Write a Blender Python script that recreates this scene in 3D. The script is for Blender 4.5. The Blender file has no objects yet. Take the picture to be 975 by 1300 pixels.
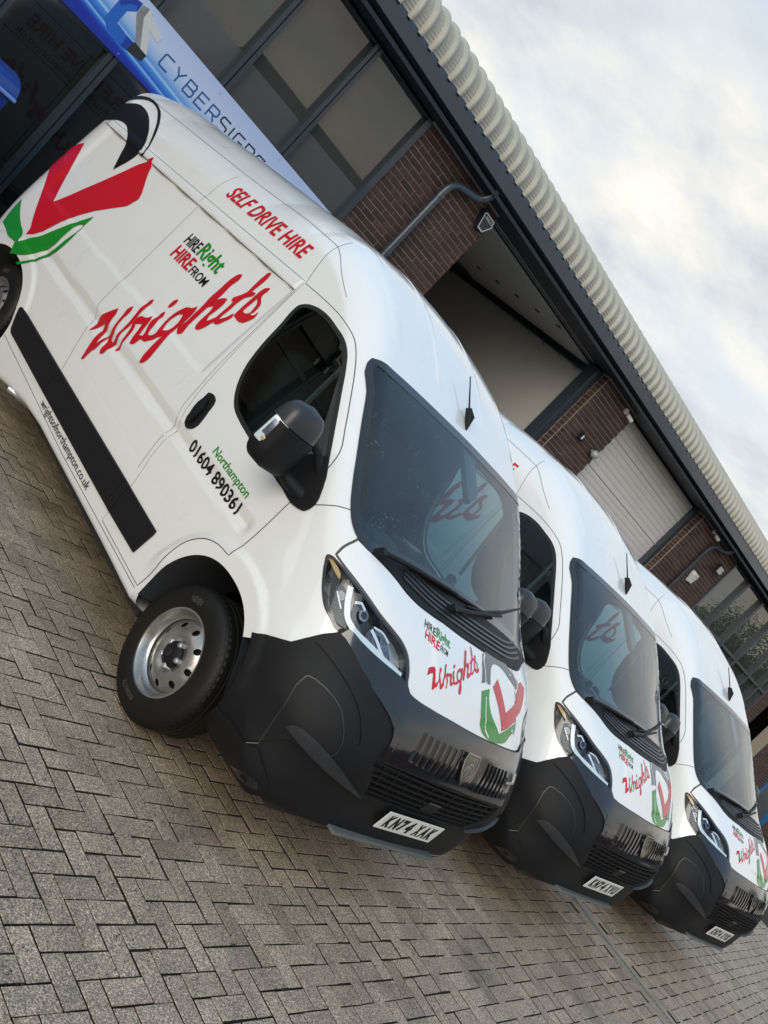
import bpy, bmesh, math, random
import numpy as np
from mathutils import Matrix, Vector
from mathutils.geometry import delaunay_2d_cdt
random.seed(4); RNG=np.random.default_rng(7)
scene=bpy.context.scene
COL=scene.collection
rad=math.radians
# ------------------------------------------------------------------ camera
CAM=(1238.02829,-4.15658,-2.06591,1.9588,.8712,-.09906,.77841)
def cam_axes(yaw,pitch,roll):
    cy,sy=math.cos(yaw),math.sin(yaw);cp,sp=math.cos(pitch),math.sin(pitch)
    f=Vector((sy*cp,cy*cp,sp));r=Vector((cy,-sy,0));u=r.cross(f)
    cr,sr=math.cos(roll),math.sin(roll)
    return cr*r+sr*u,-sr*r+cr*u,f
_r,_u,_f=cam_axes(*CAM[4:7])
cd=bpy.data.cameras.new('camera');cam=bpy.data.objects.new('camera',cd);COL.objects.link(cam)
cam.matrix_world=Matrix(((_r.x,_u.x,-_f.x,CAM[1]),(_r.y,_u.y,-_f.y,CAM[2]),(_r.z,_u.z,-_f.z,CAM[3]),(0,0,0,1)))
cd.sensor_fit='VERTICAL';cd.sensor_height=36;cd.lens=CAM[0]*36/1300;cd.clip_start=.05;cd.clip_end=3000
scene.camera=cam
# ------------------------------------------------------------------ sky and sun
SUN_EL,SUN_AZ=rad(21),rad(244)      # azimuth clockwise from +Y
W=bpy.data.worlds.new('World');scene.world=W;W.use_nodes=True
def build_world():
    nt=W.node_tree;nt.nodes.clear();N=nt.nodes;L=nt.links
    out=N.new('ShaderNodeOutputWorld');bg=N.new('ShaderNodeBackground');bg.inputs['Strength'].default_value=.11
    sky=N.new('ShaderNodeTexSky');sky.sky_type='NISHITA';sky.sun_disc=False;sky.sun_elevation=SUN_EL;sky.sun_rotation=SUN_AZ
    sky.air_density=1.2;sky.dust_density=2.0
    tc=N.new('ShaderNodeTexCoord');sep=N.new('ShaderNodeSeparateXYZ');L.new(tc.outputs['Generated'],sep.inputs[0])
    def math_(op,a,b=None,clamp=False):
        n=N.new('ShaderNodeMath');n.operation=op;n.use_clamp=clamp
        for i,v in enumerate((a,b)):
            if v is None: continue
            if isinstance(v,(int,float)): n.inputs[i].default_value=v
            else: L.new(v,n.inputs[i])
        return n.outputs[0]
    z=math_('MAXIMUM',sep.outputs[2],.0);den=math_('ADD',z,.22)
    cx=math_('DIVIDE',sep.outputs[0],den);cy=math_('DIVIDE',sep.outputs[1],den)
    cmb=N.new('ShaderNodeCombineXYZ');L.new(cx,cmb.inputs[0]);L.new(cy,cmb.inputs[1])
    n1=N.new('ShaderNodeTexNoise');n1.inputs['Scale'].default_value=1.5;n1.inputs['Detail'].default_value=9;n1.inputs['Roughness'].default_value=.56;n1.inputs['Distortion'].default_value=.35
    L.new(cmb.outputs[0],n1.inputs['Vector'])
    cover=N.new('ShaderNodeMapRange');cover.inputs[1].default_value=.30;cover.inputs[2].default_value=.56;L.new(n1.outputs[0],cover.inputs[0])
    n2=N.new('ShaderNodeTexNoise');n2.inputs['Scale'].default_value=2.6;n2.inputs['Detail'].default_value=8;n2.inputs['Roughness'].default_value=.6
    L.new(cmb.outputs[0],n2.inputs['Vector'])
    ramp=N.new('ShaderNodeValToRGB');e=ramp.color_ramp.elements
    e[0].position=.30;e[0].color=(.57,.62,.69,1);e[1].position=.64;e[1].color=(1.03,.985,.90,1)
    m=ramp.color_ramp.elements.new(.46);m.color=(.78,.80,.81,1)
    L.new(n2.outputs[0],ramp.inputs[0])
    mul=N.new('ShaderNodeVectorMath');mul.operation='SCALE';mul.inputs['Scale'].default_value=7.0;
    # clouds on the sunset side of the sky are lit warm
    wa=math_('SUBTRACT',1.0,math_('MULTIPLY',z,2.0),True);wb=math_('MULTIPLY_ADD',sep.outputs[1],-.75);wb.node.inputs[2].default_value=.30;wf=math_('MULTIPLY',wa,math_('MULTIPLY',wb,1.1,True),True)
    wm=N.new('ShaderNodeMixRGB');wm.blend_type='MULTIPLY';wm.inputs[2].default_value=(1.0,.82,.62,1);L.new(wf,wm.inputs[0]);L.new(ramp.outputs[0],wm.inputs[1]);L.new(wm.outputs[0],mul.inputs[0])
    mix=N.new('ShaderNodeMixRGB');zr=N.new('ShaderNodeMapRange');zr.interpolation_type='SMOOTHSTEP';zr.inputs[1].default_value=.36;zr.inputs[2].default_value=.62;zr.inputs[3].default_value=1;zr.inputs[4].default_value=.18;L.new(z,zr.inputs[0]);cv=math_('MULTIPLY',cover.outputs[0],zr.outputs[0],True);L.new(cv,mix.inputs[0]);L.new(mul.outputs[0],mix.inputs[2])
    sc=N.new('ShaderNodeVectorMath');sc.operation='SCALE';sc.inputs['Scale'].default_value=1.1;L.new(sky.outputs[0],sc.inputs[0])
    pale=N.new('ShaderNodeMixRGB');pale.inputs[0].default_value=.85;pz=N.new('ShaderNodeMixRGB');pz.inputs[1].default_value=(5.3,5.75,6.15,1);pz.inputs[2].default_value=(2.9,4.7,6.8,1);pf=N.new('ShaderNodeMapRange');pf.interpolation_type='SMOOTHSTEP';pf.inputs[1].default_value=.38;pf.inputs[2].default_value=.62;L.new(z,pf.inputs[0]);L.new(pf.outputs[0],pz.inputs[0]);L.new(pz.outputs[0],pale.inputs[2]);L.new(sc.outputs[0],pale.inputs[1]);L.new(pale.outputs[0],mix.inputs[1])
    L.new(mix.outputs[0],bg.inputs['Color']);L.new(bg.outputs[0],out.inputs[0])
build_world()
sd=bpy.data.lights.new('sun','SUN');sd.energy=1.5;sd.angle=rad(38);sd.color=(1,.92,.80)
sun=bpy.data.objects.new('sun',sd);COL.objects.link(sun)
_d=Vector((math.sin(SUN_AZ)*math.cos(SUN_EL),math.cos(SUN_AZ)*math.cos(SUN_EL),math.sin(SUN_EL)))
sun.rotation_euler=_d.to_track_quat('Z','Y').to_euler();sun.location=_d*60
scene.view_settings.view_transform='Standard';scene.view_settings.look='None';scene.view_settings.gamma=1;scene.view_settings.exposure=.42
scene.cycles.max_bounces=10;scene.cycles.transparent_max_bounces=16
# ------------------------------------------------------------------ materials
MATS={}
def mat(name,col,rough=.5,metal=0.,coat=0.,spec=.5,var=0.,vscale=8.,bump=0.,bscale=60.,ior=None,rvar=0.,emit=None):
    m=bpy.data.materials.new(name);m.use_nodes=True;nt=m.node_tree;N=nt.nodes;L=nt.links
    b=N['Principled BSDF'];b.inputs['Base Color'].default_value=(*col,1);b.inputs['Roughness'].default_value=rough;b.inputs['Metallic'].default_value=metal
    b.inputs['Coat Weight'].default_value=coat;b.inputs['Coat Roughness'].default_value=.04;b.inputs['Specular IOR Level'].default_value=spec
    if ior: b.inputs['IOR'].default_value=ior
    if emit: b.inputs['Emission Color'].default_value=(*emit[:3],1);b.inputs['Emission Strength'].default_value=emit[3]
    if var or bump or rvar:
        tc=N.new('ShaderNodeTexCoord')
    if var or rvar:
        n=N.new('ShaderNodeTexNoise');n.inputs['Scale'].default_value=vscale;n.inputs['Detail'].default_value=6;n.inputs['Roughness'].default_value=.65;L.new(tc.outputs['Object'],n.inputs['Vector'])
    if var:
        mr=N.new('ShaderNodeMapRange');mr.inputs[1].default_value=.25;mr.inputs[2].default_value=.75;mr.inputs[3].default_value=1-var;mr.inputs[4].default_value=1+var;L.new(n.outputs[0],mr.inputs[0])
        s=N.new('ShaderNodeVectorMath');s.operation='SCALE';s.inputs[0].default_value=col;L.new(mr.outputs[0],s.inputs['Scale']);L.new(s.outputs[0],b.inputs['Base Color'])
    if rvar:
        mr2=N.new('ShaderNodeMapRange');mr2.inputs[1].default_value=.3;mr2.inputs[2].default_value=.7;mr2.inputs[3].default_value=max(rough-rvar,.01);mr2.inputs[4].default_value=rough+rvar;L.new(n.outputs[0],mr2.inputs[0]);L.new(mr2.outputs[0],b.inputs['Roughness'])
    if bump:
        n3=N.new('ShaderNodeTexNoise');n3.inputs['Scale'].default_value=bscale;n3.inputs['Detail'].default_value=4;L.new(tc.outputs['Object'],n3.inputs['Vector'])
        bp=N.new('ShaderNodeBump');bp.inputs['Strength'].default_value=bump;bp.inputs['Distance'].default_value=.01;L.new(n3.outputs[0],bp.inputs['Height']);L.new(bp.outputs[0],b.inputs['Normal'])
    MATS[name]=m;return m
def glass_mat(name,tint,ior=1.5,drops=0.,rough=.0):
    m=bpy.data.materials.new(name);m.use_nodes=True;nt=m.node_tree;N=nt.nodes;L=nt.links;N.clear()
    out=N.new('ShaderNodeOutputMaterial');mx=N.new('ShaderNodeMixShader');fr=N.new('ShaderNodeFresnel')
    # a thin sheet reflects the same from either face
    ge=N.new('ShaderNodeNewGeometry');ii=N.new('ShaderNodeMapRange');ii.inputs[3].default_value=ior;ii.inputs[4].default_value=1/ior;L.new(ge.outputs['Backfacing'],ii.inputs[0]);L.new(ii.outputs[0],fr.inputs[0])
    tr=N.new('ShaderNodeBsdfTransparent');tr.inputs[0].default_value=(*tint,1);gl=N.new('ShaderNodeBsdfGlossy');gl.inputs['Roughness'].default_value=rough;gl.inputs[0].default_value=(1,1,1,1)
    L.new(fr.outputs[0],mx.inputs[0]);L.new(tr.outputs[0],mx.inputs[1]);L.new(gl.outputs[0],mx.inputs[2])
    last=mx.outputs[0]
    if drops:
        tc=N.new('ShaderNodeTexCoord');v=N.new('ShaderNodeTexVoronoi');v.inputs['Scale'].default_value=55;L.new(tc.outputs['Object'],v.inputs['Vector'])
        nz=N.new('ShaderNodeTexNoise');nz.inputs['Scale'].default_value=7;L.new(tc.outputs['Object'],nz.inputs['Vector'])
        th=N.new('ShaderNodeMapRange');th.inputs[1].default_value=.42;th.inputs[2].default_value=.7;th.inputs[3].default_value=.04;th.inputs[4].default_value=.24;L.new(nz.outputs[0],th.inputs[0])
        lt=N.new('ShaderNodeMath');lt.operation='LESS_THAN';L.new(v.outputs['Distance'],lt.inputs[0]);L.new(th.outputs[0],lt.inputs[1])
        # dusty film with fine drops
        df=N.new('ShaderNodeBsdfDiffuse');df.inputs[0].default_value=(.62,.72,.75,1)
        n4=N.new('ShaderNodeTexNoise');n4.inputs['Scale'].default_value=1.6;n4.inputs['Detail'].default_value=7;L.new(tc.outputs['Object'],n4.inputs['Vector'])
        mr=N.new('ShaderNodeMapRange');mr.inputs[1].default_value=.4;mr.inputs[2].default_value=.75;mr.inputs[3].default_value=.0;mr.inputs[4].default_value=.03;L.new(n4.outputs[0],mr.inputs[0])
        ad=N.new('ShaderNodeMath');ad.operation='MULTIPLY_ADD';L.new(lt.outputs[0],ad.inputs[0]);ad.inputs[1].default_value=drops;L.new(mr.outputs[0],ad.inputs[2])
        m2=N.new('ShaderNodeMixShader');L.new(ad.outputs[0],m2.inputs[0]);L.new(last,m2.inputs[1]);L.new(df.outputs[0],m2.inputs[2]);last=m2.outputs[0]
    L.new(last,out.inputs[0]);MATS[name]=m;return m
def island_mat(name,cols,rough,bump=.35,bscale=220,speck=.35,vscale=5.,spec=.4,wet=0.,dirt=(.03,.028,.024)):
    """masonry units: colour varies per piece (mesh island and object), with grain and stains"""
    m=bpy.data.materials.new(name);m.use_nodes=True;nt=m.node_tree;N=nt.nodes;L=nt.links;b=N['Principled BSDF']
    geo=N.new('ShaderNodeNewGeometry');oi=N.new('ShaderNodeObjectInfo')
    ad=N.new('ShaderNodeMath');ad.operation='ADD';L.new(geo.outputs['Random Per Island'],ad.inputs[0]);L.new(oi.outputs['Random'],ad.inputs[1])
    fr=N.new('ShaderNodeMath');fr.operation='FRACT';L.new(ad.outputs[0],fr.inputs[0])
    rp=N.new('ShaderNodeValToRGB');e=rp.color_ramp.elements
    e[0].color=(*cols[0],1);e[1].color=(*cols[-1],1)
    for i,cc in enumerate(cols[1:-1]): x=e.new((i+1)/(len(cols)-1));x.color=(*cc,1)
    L.new(fr.outputs[0],rp.inputs[0])
    pos=geo.outputs['Position']
    n1=N.new('ShaderNodeTexNoise');n1.inputs['Scale'].default_value=bscale;n1.inputs['Detail'].default_value=3;n1.inputs['Roughness'].default_value=.7;L.new(pos,n1.inputs['Vector'])
    mr=N.new('ShaderNodeMapRange');mr.inputs[1].default_value=.32;mr.inputs[2].default_value=.68;mr.inputs[3].default_value=1-speck;mr.inputs[4].default_value=1+speck;L.new(n1.outputs[0],mr.inputs[0])
    n2=N.new('ShaderNodeTexNoise');n2.inputs['Scale'].default_value=vscale;n2.inputs['Detail'].default_value=5;L.new(pos,n2.inputs['Vector'])
    mr2=N.new('ShaderNodeMapRange');mr2.inputs[1].default_value=.3;mr2.inputs[2].default_value=.7;mr2.inputs[3].default_value=.78;mr2.inputs[4].default_value=1.16;L.new(n2.outputs[0],mr2.inputs[0])
    mu=N.new('ShaderNodeMath');mu.operation='MULTIPLY';L.new(mr.outputs[0],mu.inputs[0]);L.new(mr2.outputs[0],mu.inputs[1])
    sc=N.new('ShaderNodeVectorMath');sc.operation='SCALE';L.new(rp.outputs[0],sc.inputs[0]);L.new(mu.outputs[0],sc.inputs['Scale'])
    # pale and dark grains of aggregate
    if wet:
        vo=N.new('ShaderNodeTexVoronoi');vo.inputs['Scale'].default_value=260;L.new(pos,vo.inputs['Vector'])
        cr=N.new('ShaderNodeValToRGB');ce_=cr.color_ramp.elements;ce_[0].position=.30;ce_[0].color=(.64,.64,.64,1);ce_[1].position=.80;ce_[1].color=(1.6,1.58,1.54,1);q_=ce_.new(.5);q_.color=(1,1,1,1);q_=ce_.new(.68);q_.color=(1.05,1.05,1.05,1)
        sx=N.new('ShaderNodeSeparateXYZ');L.new(vo.outputs['Color'],sx.inputs[0]);L.new(sx.outputs[0],cr.inputs[0])
        m8=N.new('ShaderNodeMixRGB');m8.blend_type='MULTIPLY';m8.inputs[0].default_value=1;L.new(sc.outputs[0],m8.inputs[1]);L.new(cr.outputs[0],m8.inputs[2]);sc=m8
    # stains
    n5=N.new('ShaderNodeTexNoise');n5.inputs['Scale'].default_value=1.1;n5.inputs['Detail'].default_value=6;n5.inputs['Roughness'].default_value=.7;L.new(pos,n5.inputs['Vector'])
    ms=N.new('ShaderNodeMapRange');ms.inputs[1].default_value=.56;ms.inputs[2].default_value=.78;ms.inputs[3].default_value=0;ms.inputs[4].default_value=.55;L.new(n5.outputs[0],ms.inputs[0])
    mx=N.new('ShaderNodeMixRGB');mx.inputs[2].default_value=(*dirt,1);L.new(ms.outputs[0],mx.inputs[0]);L.new(sc.outputs[0],mx.inputs[1]);L.new(mx.outputs[0],b.inputs['Base Color'])
    b.inputs['Roughness'].default_value=rough;b.inputs['Specular IOR Level'].default_value=spec
    if wet:
        mw=N.new('ShaderNodeMapRange');mw.inputs[1].default_value=.35;mw.inputs[2].default_value=.7;mw.inputs[3].default_value=rough-wet;mw.inputs[4].default_value=rough+.1;L.new(n2.outputs[0],mw.inputs[0]);L.new(mw.outputs[0],b.inputs['Roughness'])
    bp=N.new('ShaderNodeBump');bp.inputs['Strength'].default_value=bump;bp.inputs['Distance'].default_value=.004;L.new(n1.outputs[0],bp.inputs['Height']);L.new(bp.outputs[0],b.inputs['Normal'])
    MATS[name]=m;return m
M=MATS
mat('white_paint',(.80,.81,.805),.30,coat=1.,rvar=.04,vscale=3,var=.015)
_wp=M['white_paint'].node_tree.nodes['Principled BSDF'];_wp.inputs['Coat IOR'].default_value=1.65;_wp.inputs['Coat Roughness'].default_value=.02
mat('black_plastic',(.0095,.010,.0115),.55,spec=.22,bump=.12,bscale=900,var=.12,vscale=5)
mat('gloss_black',(.008,.009,.012),.13,coat=.6,rvar=.05,vscale=20)
mat('rubber_tyre',(.0065,.0065,.0068),.55,spec=.35,bump=.15,bscale=300,var=.25,vscale=12)
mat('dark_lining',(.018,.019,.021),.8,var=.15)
mat('seat_fabric',(.030,.032,.036),.9,bump=.3,bscale=400)
mat('dash_plastic',(.035,.038,.042),.6,bump=.2,bscale=500)
mat('steel_rim',(.42,.42,.41),.33,metal=.85,var=.18,vscale=14,rvar=.1)
mat('badge_metal',(.36,.32,.25),.25,metal=.9)
mat('chrome',(.75,.77,.8),.08,metal=1.)
mat('satin_silver',(.50,.52,.54),.35,metal=.7,var=.1)
mat('lamp_white',(.60,.70,.75),.15,coat=.5)
mat('lamp_smoke',(.030,.042,.060),.38,coat=.0,var=.7,vscale=45)
mat('lamp_reflector',(.15,.18,.225),.30,metal=.6,var=.6,vscale=50)
mat('amber_lens',(.50,.33,.14),.2,coat=.5)
mat('red_vinyl',(.55,.006,.018),.35,coat=.3)
mat('black_vinyl',(.008,.008,.009),.5,spec=.25)
mat('green_vinyl',(.010,.24,.018),.35,coat=.3)
mat('plate_white',(.74,.75,.72),.3,coat=.4)
mat('seam_dark',(.07,.07,.07),.6)
mat('frit_black',(.012,.014,.017),.12,coat=.5)
mat('window_seal',(.012,.012,.012),.5)
mat('arch_liner',(.020,.023,.028),.8,bump=.4,bscale=120)
glass_mat('windscreen_glass',(.40,.60,.66),1.62,drops=.16)
glass_mat('door_glass',(.46,.56,.54),1.55)
glass_mat('lens_clear',(.93,.95,.97),1.22)
# ------------------------------------------------------------------ object helpers
def link(o,parent=None):
    COL.objects.link(o)
    if parent is not None: o.parent=parent
    return o
def obj_from(name,verts,faces,m,parent=None,smooth=False,normals=None):
    me=bpy.data.meshes.new(name);me.from_pydata([tuple(map(float,v)) for v in verts],[],[tuple(int(i) for i in f) for f in faces])
    for mm in (m if isinstance(m,(list,tuple)) else [m]): me.materials.append(M[mm])
    me.update()
    if smooth: me.polygons.foreach_set('use_smooth',[True]*len(me.polygons))
    if normals is not None: me.normals_split_custom_set_from_vertices([tuple(map(float,n)) for n in normals])
    return link(bpy.data.objects.new(name,me),parent)
def empty(name,loc=(0,0,0),rz=0.):
    o=bpy.data.objects.new(name,None);o.empty_display_size=.2;COL.objects.link(o);o.location=loc;o.rotation_euler=(0,0,rz);return o
def tag(o,label=None,cat=None,group=None,kind=None):
    if label:o['label']=label
    if cat:o['category']=cat
    if group:o['group']=group
    if kind:o['kind']=kind
    return o
class MB:
    def __init__(s): s.v=[];s.f=[]
    def add(s,vs,fs):
        n=len(s.v);s.v+=[tuple(map(float,v)) for v in vs];s.f+=[tuple(i+n for i in f) for f in fs];return s
    def box(s,x0,x1,y0,y1,z0,z1,bev=0.):
        if bev<=0:
            return s.add([(x0,y0,z0),(x1,y0,z0),(x1,y1,z0),(x0,y1,z0),(x0,y0,z1),(x1,y0,z1),(x1,y1,z1),(x0,y1,z1)],[(0,3,2,1),(4,5,6,7),(0,1,5,4),(1,2,6,5),(2,3,7,6),(3,0,4,7)])
        b=bev;bm=bmesh.new();bmesh.ops.create_cube(bm,size=1)
        for v in bm.verts: v.co=Vector(((x0+x1)/2+v.co.x*(x1-x0),(y0+y1)/2+v.co.y*(y1-y0),(z0+z1)/2+v.co.z*(z1-z0)))
        bmesh.ops.bevel(bm,geom=bm.edges[:],offset=b,segments=2,profile=.5,affect='EDGES')
        bm.verts.index_update();vs=[tuple(v.co) for v in bm.verts];fs=[tuple(v.index for v in f.verts) for f in bm.faces];bm.free();return s.add(vs,fs)
    def tube(s,pts,r,n=10,caps=True):
        pts=[Vector(p) for p in pts];rs=r if isinstance(r,(list,tuple)) else [r]*len(pts);rings=[]
        ds=[(b-a).normalized() for a,b in zip(pts[:-1],pts[1:]) if (b-a).length>1e-9]
        up=min((Vector((0,0,1)),Vector((0,1,0)),Vector((1,0,0))),key=lambda a:max(abs(d.dot(a)) for d in ds))
        for i,p in enumerate(pts):
            d=(pts[min(i+1,len(pts)-1)]-pts[max(i-1,0)]).normalized();a=d.cross(up)
            if a.length<.05:a=d.cross(Vector((1,0,0)))
            a.normalize();b=d.cross(a)
            rings.append([p+rs[i]*(math.cos(t)*a+math.sin(t)*b) for t in [2*math.pi*k/n for k in range(n)]])
        vs=[v for q in rings for v in q];fs=[]
        for i in range(len(pts)-1):
            for k in range(n): fs.append((i*n+k,i*n+(k+1)%n,(i+1)*n+(k+1)%n,(i+1)*n+k))
        if caps: fs.append(tuple(range(n))[::-1]);fs.append(tuple(range((len(pts)-1)*n,len(pts)*n)))
        return s.add(vs,fs)
    def prism(s,poly,fn0,fn1):
        n=len(poly);vs=[fn0(p) for p in poly]+[fn1(p) for p in poly]
        fs=[tuple(range(n))[::-1],tuple(range(n,2*n))]+[(i,(i+1)%n,n+(i+1)%n,n+i) for i in range(n)];return s.add(vs,fs)
    def build(s,name,m,parent=None,smooth=False,fix=True):
        o=obj_from(name,s.v,s.f,m,parent,smooth)
        if fix:
            bm=bmesh.new();bm.from_mesh(o.data);bmesh.ops.recalc_face_normals(bm,faces=bm.faces[:]);bm.to_mesh(o.data);bm.free()
            if smooth:
                o.data.polygons.foreach_set('use_smooth',[True]*len(o.data.polygons));o.data.set_sharp_from_angle(angle=rad(40))
        return o
def copy_tree(o,parent=None):
    c=o.copy();COL.objects.link(c);c.parent=parent
    for ch in CH.get(o.name,[]): copy_tree(ch,c)
    return c
def inside(poly,q):
    x,y=q[:,0],q[:,1];r=np.zeros(len(q),bool);p=np.asarray(poly)
    for a,b in zip(p,np.roll(p,-1,0)):
        c=((a[1]>y)!=(b[1]>y))
        if abs(b[1]-a[1])>1e-12: r^=c&(x<(b[0]-a[0])*(y-a[1])/(b[1]-a[1])+a[0])
    return r
def dens(p,res,closed=True):
    p=np.asarray(p,float);o=[]
    q=np.vstack([p,p[:1]]) if closed else p
    for a,b in zip(q[:-1],q[1:]):
        n=max(1,int(math.ceil(np.hypot(*(b-a))/res)))
        for k in range(n): o.append(a+(b-a)*k/n)
    if not closed:o.append(q[-1])
    return np.array(o)
def smooth_loop(p,n=4,closed=True):
    """Catmull-Rom through the points, keeping corners sharper than 60 degrees"""
    p=np.asarray(p,float);N=len(p);o=[]
    def tan(i):
        if not closed and i in (0,N-1): return None
        a,b,c=p[i-1],p[i],p[(i+1)%N];u=(b-a);v=(c-b);lu,lv=np.hypot(*u),np.hypot(*v)
        if lu<1e-9 or lv<1e-9 or (u@v)/(lu*lv)<.45: return None
        return (u/lu*lv+v/lv*lu)/(lu+lv)
    T=[tan(i) for i in range(N)]
    for i in range(N if closed else N-1):
        j=(i+1)%N;a,b=p[i],p[j];L=np.hypot(*(b-a));d=(b-a)/max(L,1e-9)
        m0=(T[i] if T[i] is not None else d)*L;m1=(T[j] if T[j] is not None else d)*L
        for k in range(n):
            t=k/n;o.append((2*t**3-3*t*t+1)*a+(t**3-2*t*t+t)*m0+(-2*t**3+3*t*t)*b+(t**3-t*t)*m1)
    if not closed:o.append(p[-1])
    return np.array(o)
def inset(poly,d):
    """shrink (d>0) a closed outline"""
    p=np.asarray(poly,float);A=.5*np.sum(p[:,0]*np.roll(p[:,1],-1)-np.roll(p[:,0],-1)*p[:,1])
    s=1 if A>0 else -1;o=[]
    for i in range(len(p)):
        a,b,c=p[i-1],p[i],p[(i+1)%len(p)];u=(b-a)/max(np.hypot(*(b-a)),1e-9);v=(c-b)/max(np.hypot(*(c-b)),1e-9)
        n1=np.array([-u[1],u[0]])*s;n2=np.array([-v[1],v[0]])*s;n=n1+n2;L=np.hypot(*n)
        n=n/L if L>1e-6 else n1
        o.append(b+n*d/max(n@n1,.5))
    return np.array(o)
def winding(poly,q):
    x,y=q[:,0],q[:,1];w=np.zeros(len(q),int);p=np.asarray(poly)
    for a,b in zip(p,np.roll(p,-1,0)):
        cr=(b[0]-a[0])*(y-a[1])-(x-a[0])*(b[1]-a[1])
        w+=((a[1]<=y)&(b[1]>y)&(cr>0)).astype(int)-((a[1]>y)&(b[1]<=y)&(cr<0)).astype(int)
    return w!=0
def cdt(loops,res,union=False):
    L=[dens(l,res) for l in loops];V=[];E=[]
    for l in L:
        n=len(V);V+=list(l);E+=[(n+i,n+(i+1)%len(l)) for i in range(len(l))]
    allp=np.vstack(L);lo,hi=allp.min(0),allp.max(0)
    gx=np.arange(lo[0]+res*.5,hi[0],res);gy=np.arange(lo[1]+res*.5,hi[1],res)
    if len(gx) and len(gy):
        g=np.stack(np.meshgrid(gx,gy),-1).reshape(-1,2);k=np.zeros(len(g),bool)
        for l in L:k^=inside(l,g)
        g=g[k]
        if len(g):
            d=np.full(len(g),1e9)
            for a in range(0,len(allp),400): d=np.minimum(d,np.min(np.hypot(g[:,None,0]-allp[None,a:a+400,0],g[:,None,1]-allp[None,a:a+400,1]),1))
            V+=list(g[d>res*.45])
    r=delaunay_2d_cdt([Vector(v) for v in V],E,[],0,1e-6)
    v=np.array([tuple(q) for q in r[0]]);T=np.array([tuple(t) for t in r[2]]);ce=v[T].mean(1);k=np.zeros(len(T),bool)
    if union:
        for l in L:k|=winding(l,ce)
    else:
        for l in L:k^=inside(l,ce)
    ar=np.abs((v[T[:,1],0]-v[T[:,0],0])*(v[T[:,2],1]-v[T[:,0],1])-(v[T[:,2],0]-v[T[:,0],0])*(v[T[:,1],1]-v[T[:,0],1]))
    T=T[k&(ar>1e-10)];us=np.unique(T);rm=-np.ones(len(v),int);rm[us]=np.arange(len(us));v=v[us];f=[tuple(int(i) for i in t) for t in rm[T]]
    edges={}
    for t in f:
        for i in range(len(t)):
            a,b=t[i],t[(i+1)%len(t)];k=(min(a,b),max(a,b))
            edges[k]=None if k in edges else (a,b)
    bd=[e for e in edges.values() if e]
    return v,f,bd
FONTCACHE={}
def text2d(s,bold=0.,shear=0.):
    """glyph triangles of the built-in font: verts (n,2) scaled to cap height 1, faces"""
    k=(s,bold,shear)
    if k in FONTCACHE:return FONTCACHE[k]
    cu=bpy.data.curves.new('t','FONT');cu.body=s;cu.size=1;cu.offset=bold;cu.shear=shear;cu.resolution_u=3
    o=bpy.data.objects.new('t',cu);COL.objects.link(o);dg=bpy.context.evaluated_depsgraph_get();dg.update()
    me=bpy.data.meshes.new_from_object(o.evaluated_get(dg))
    v=np.array([tuple(q.co)[:2] for q in me.vertices]);f=[tuple(p.vertices) for p in me.polygons]
    bpy.data.objects.remove(o);bpy.data.curves.remove(cu);bpy.data.meshes.remove(me)
    v=v.copy();v[:,0]-=v[:,0].min();v[:,1]/=.69
    for _ in range(2):      # finer triangles, so that long strokes follow a curved panel
        v=list(map(tuple,v));E={};g=[]
        def mid(a,b):
            q=(min(a,b),max(a,b))
            if q not in E: E[q]=len(v);v.append(((v[a][0]+v[b][0])/2,(v[a][1]+v[b][1])/2))
            return E[q]
        for t in f:
            if len(t)==3:a,b,c=t;x,y,z=mid(a,b),mid(b,c),mid(c,a);g+=[(a,x,z),(x,b,y),(z,y,c),(x,y,z)]
            else:g.append(t)
        f=g
    v=np.array(v)
    FONTCACHE[k]=(v,f);return v,f
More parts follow.
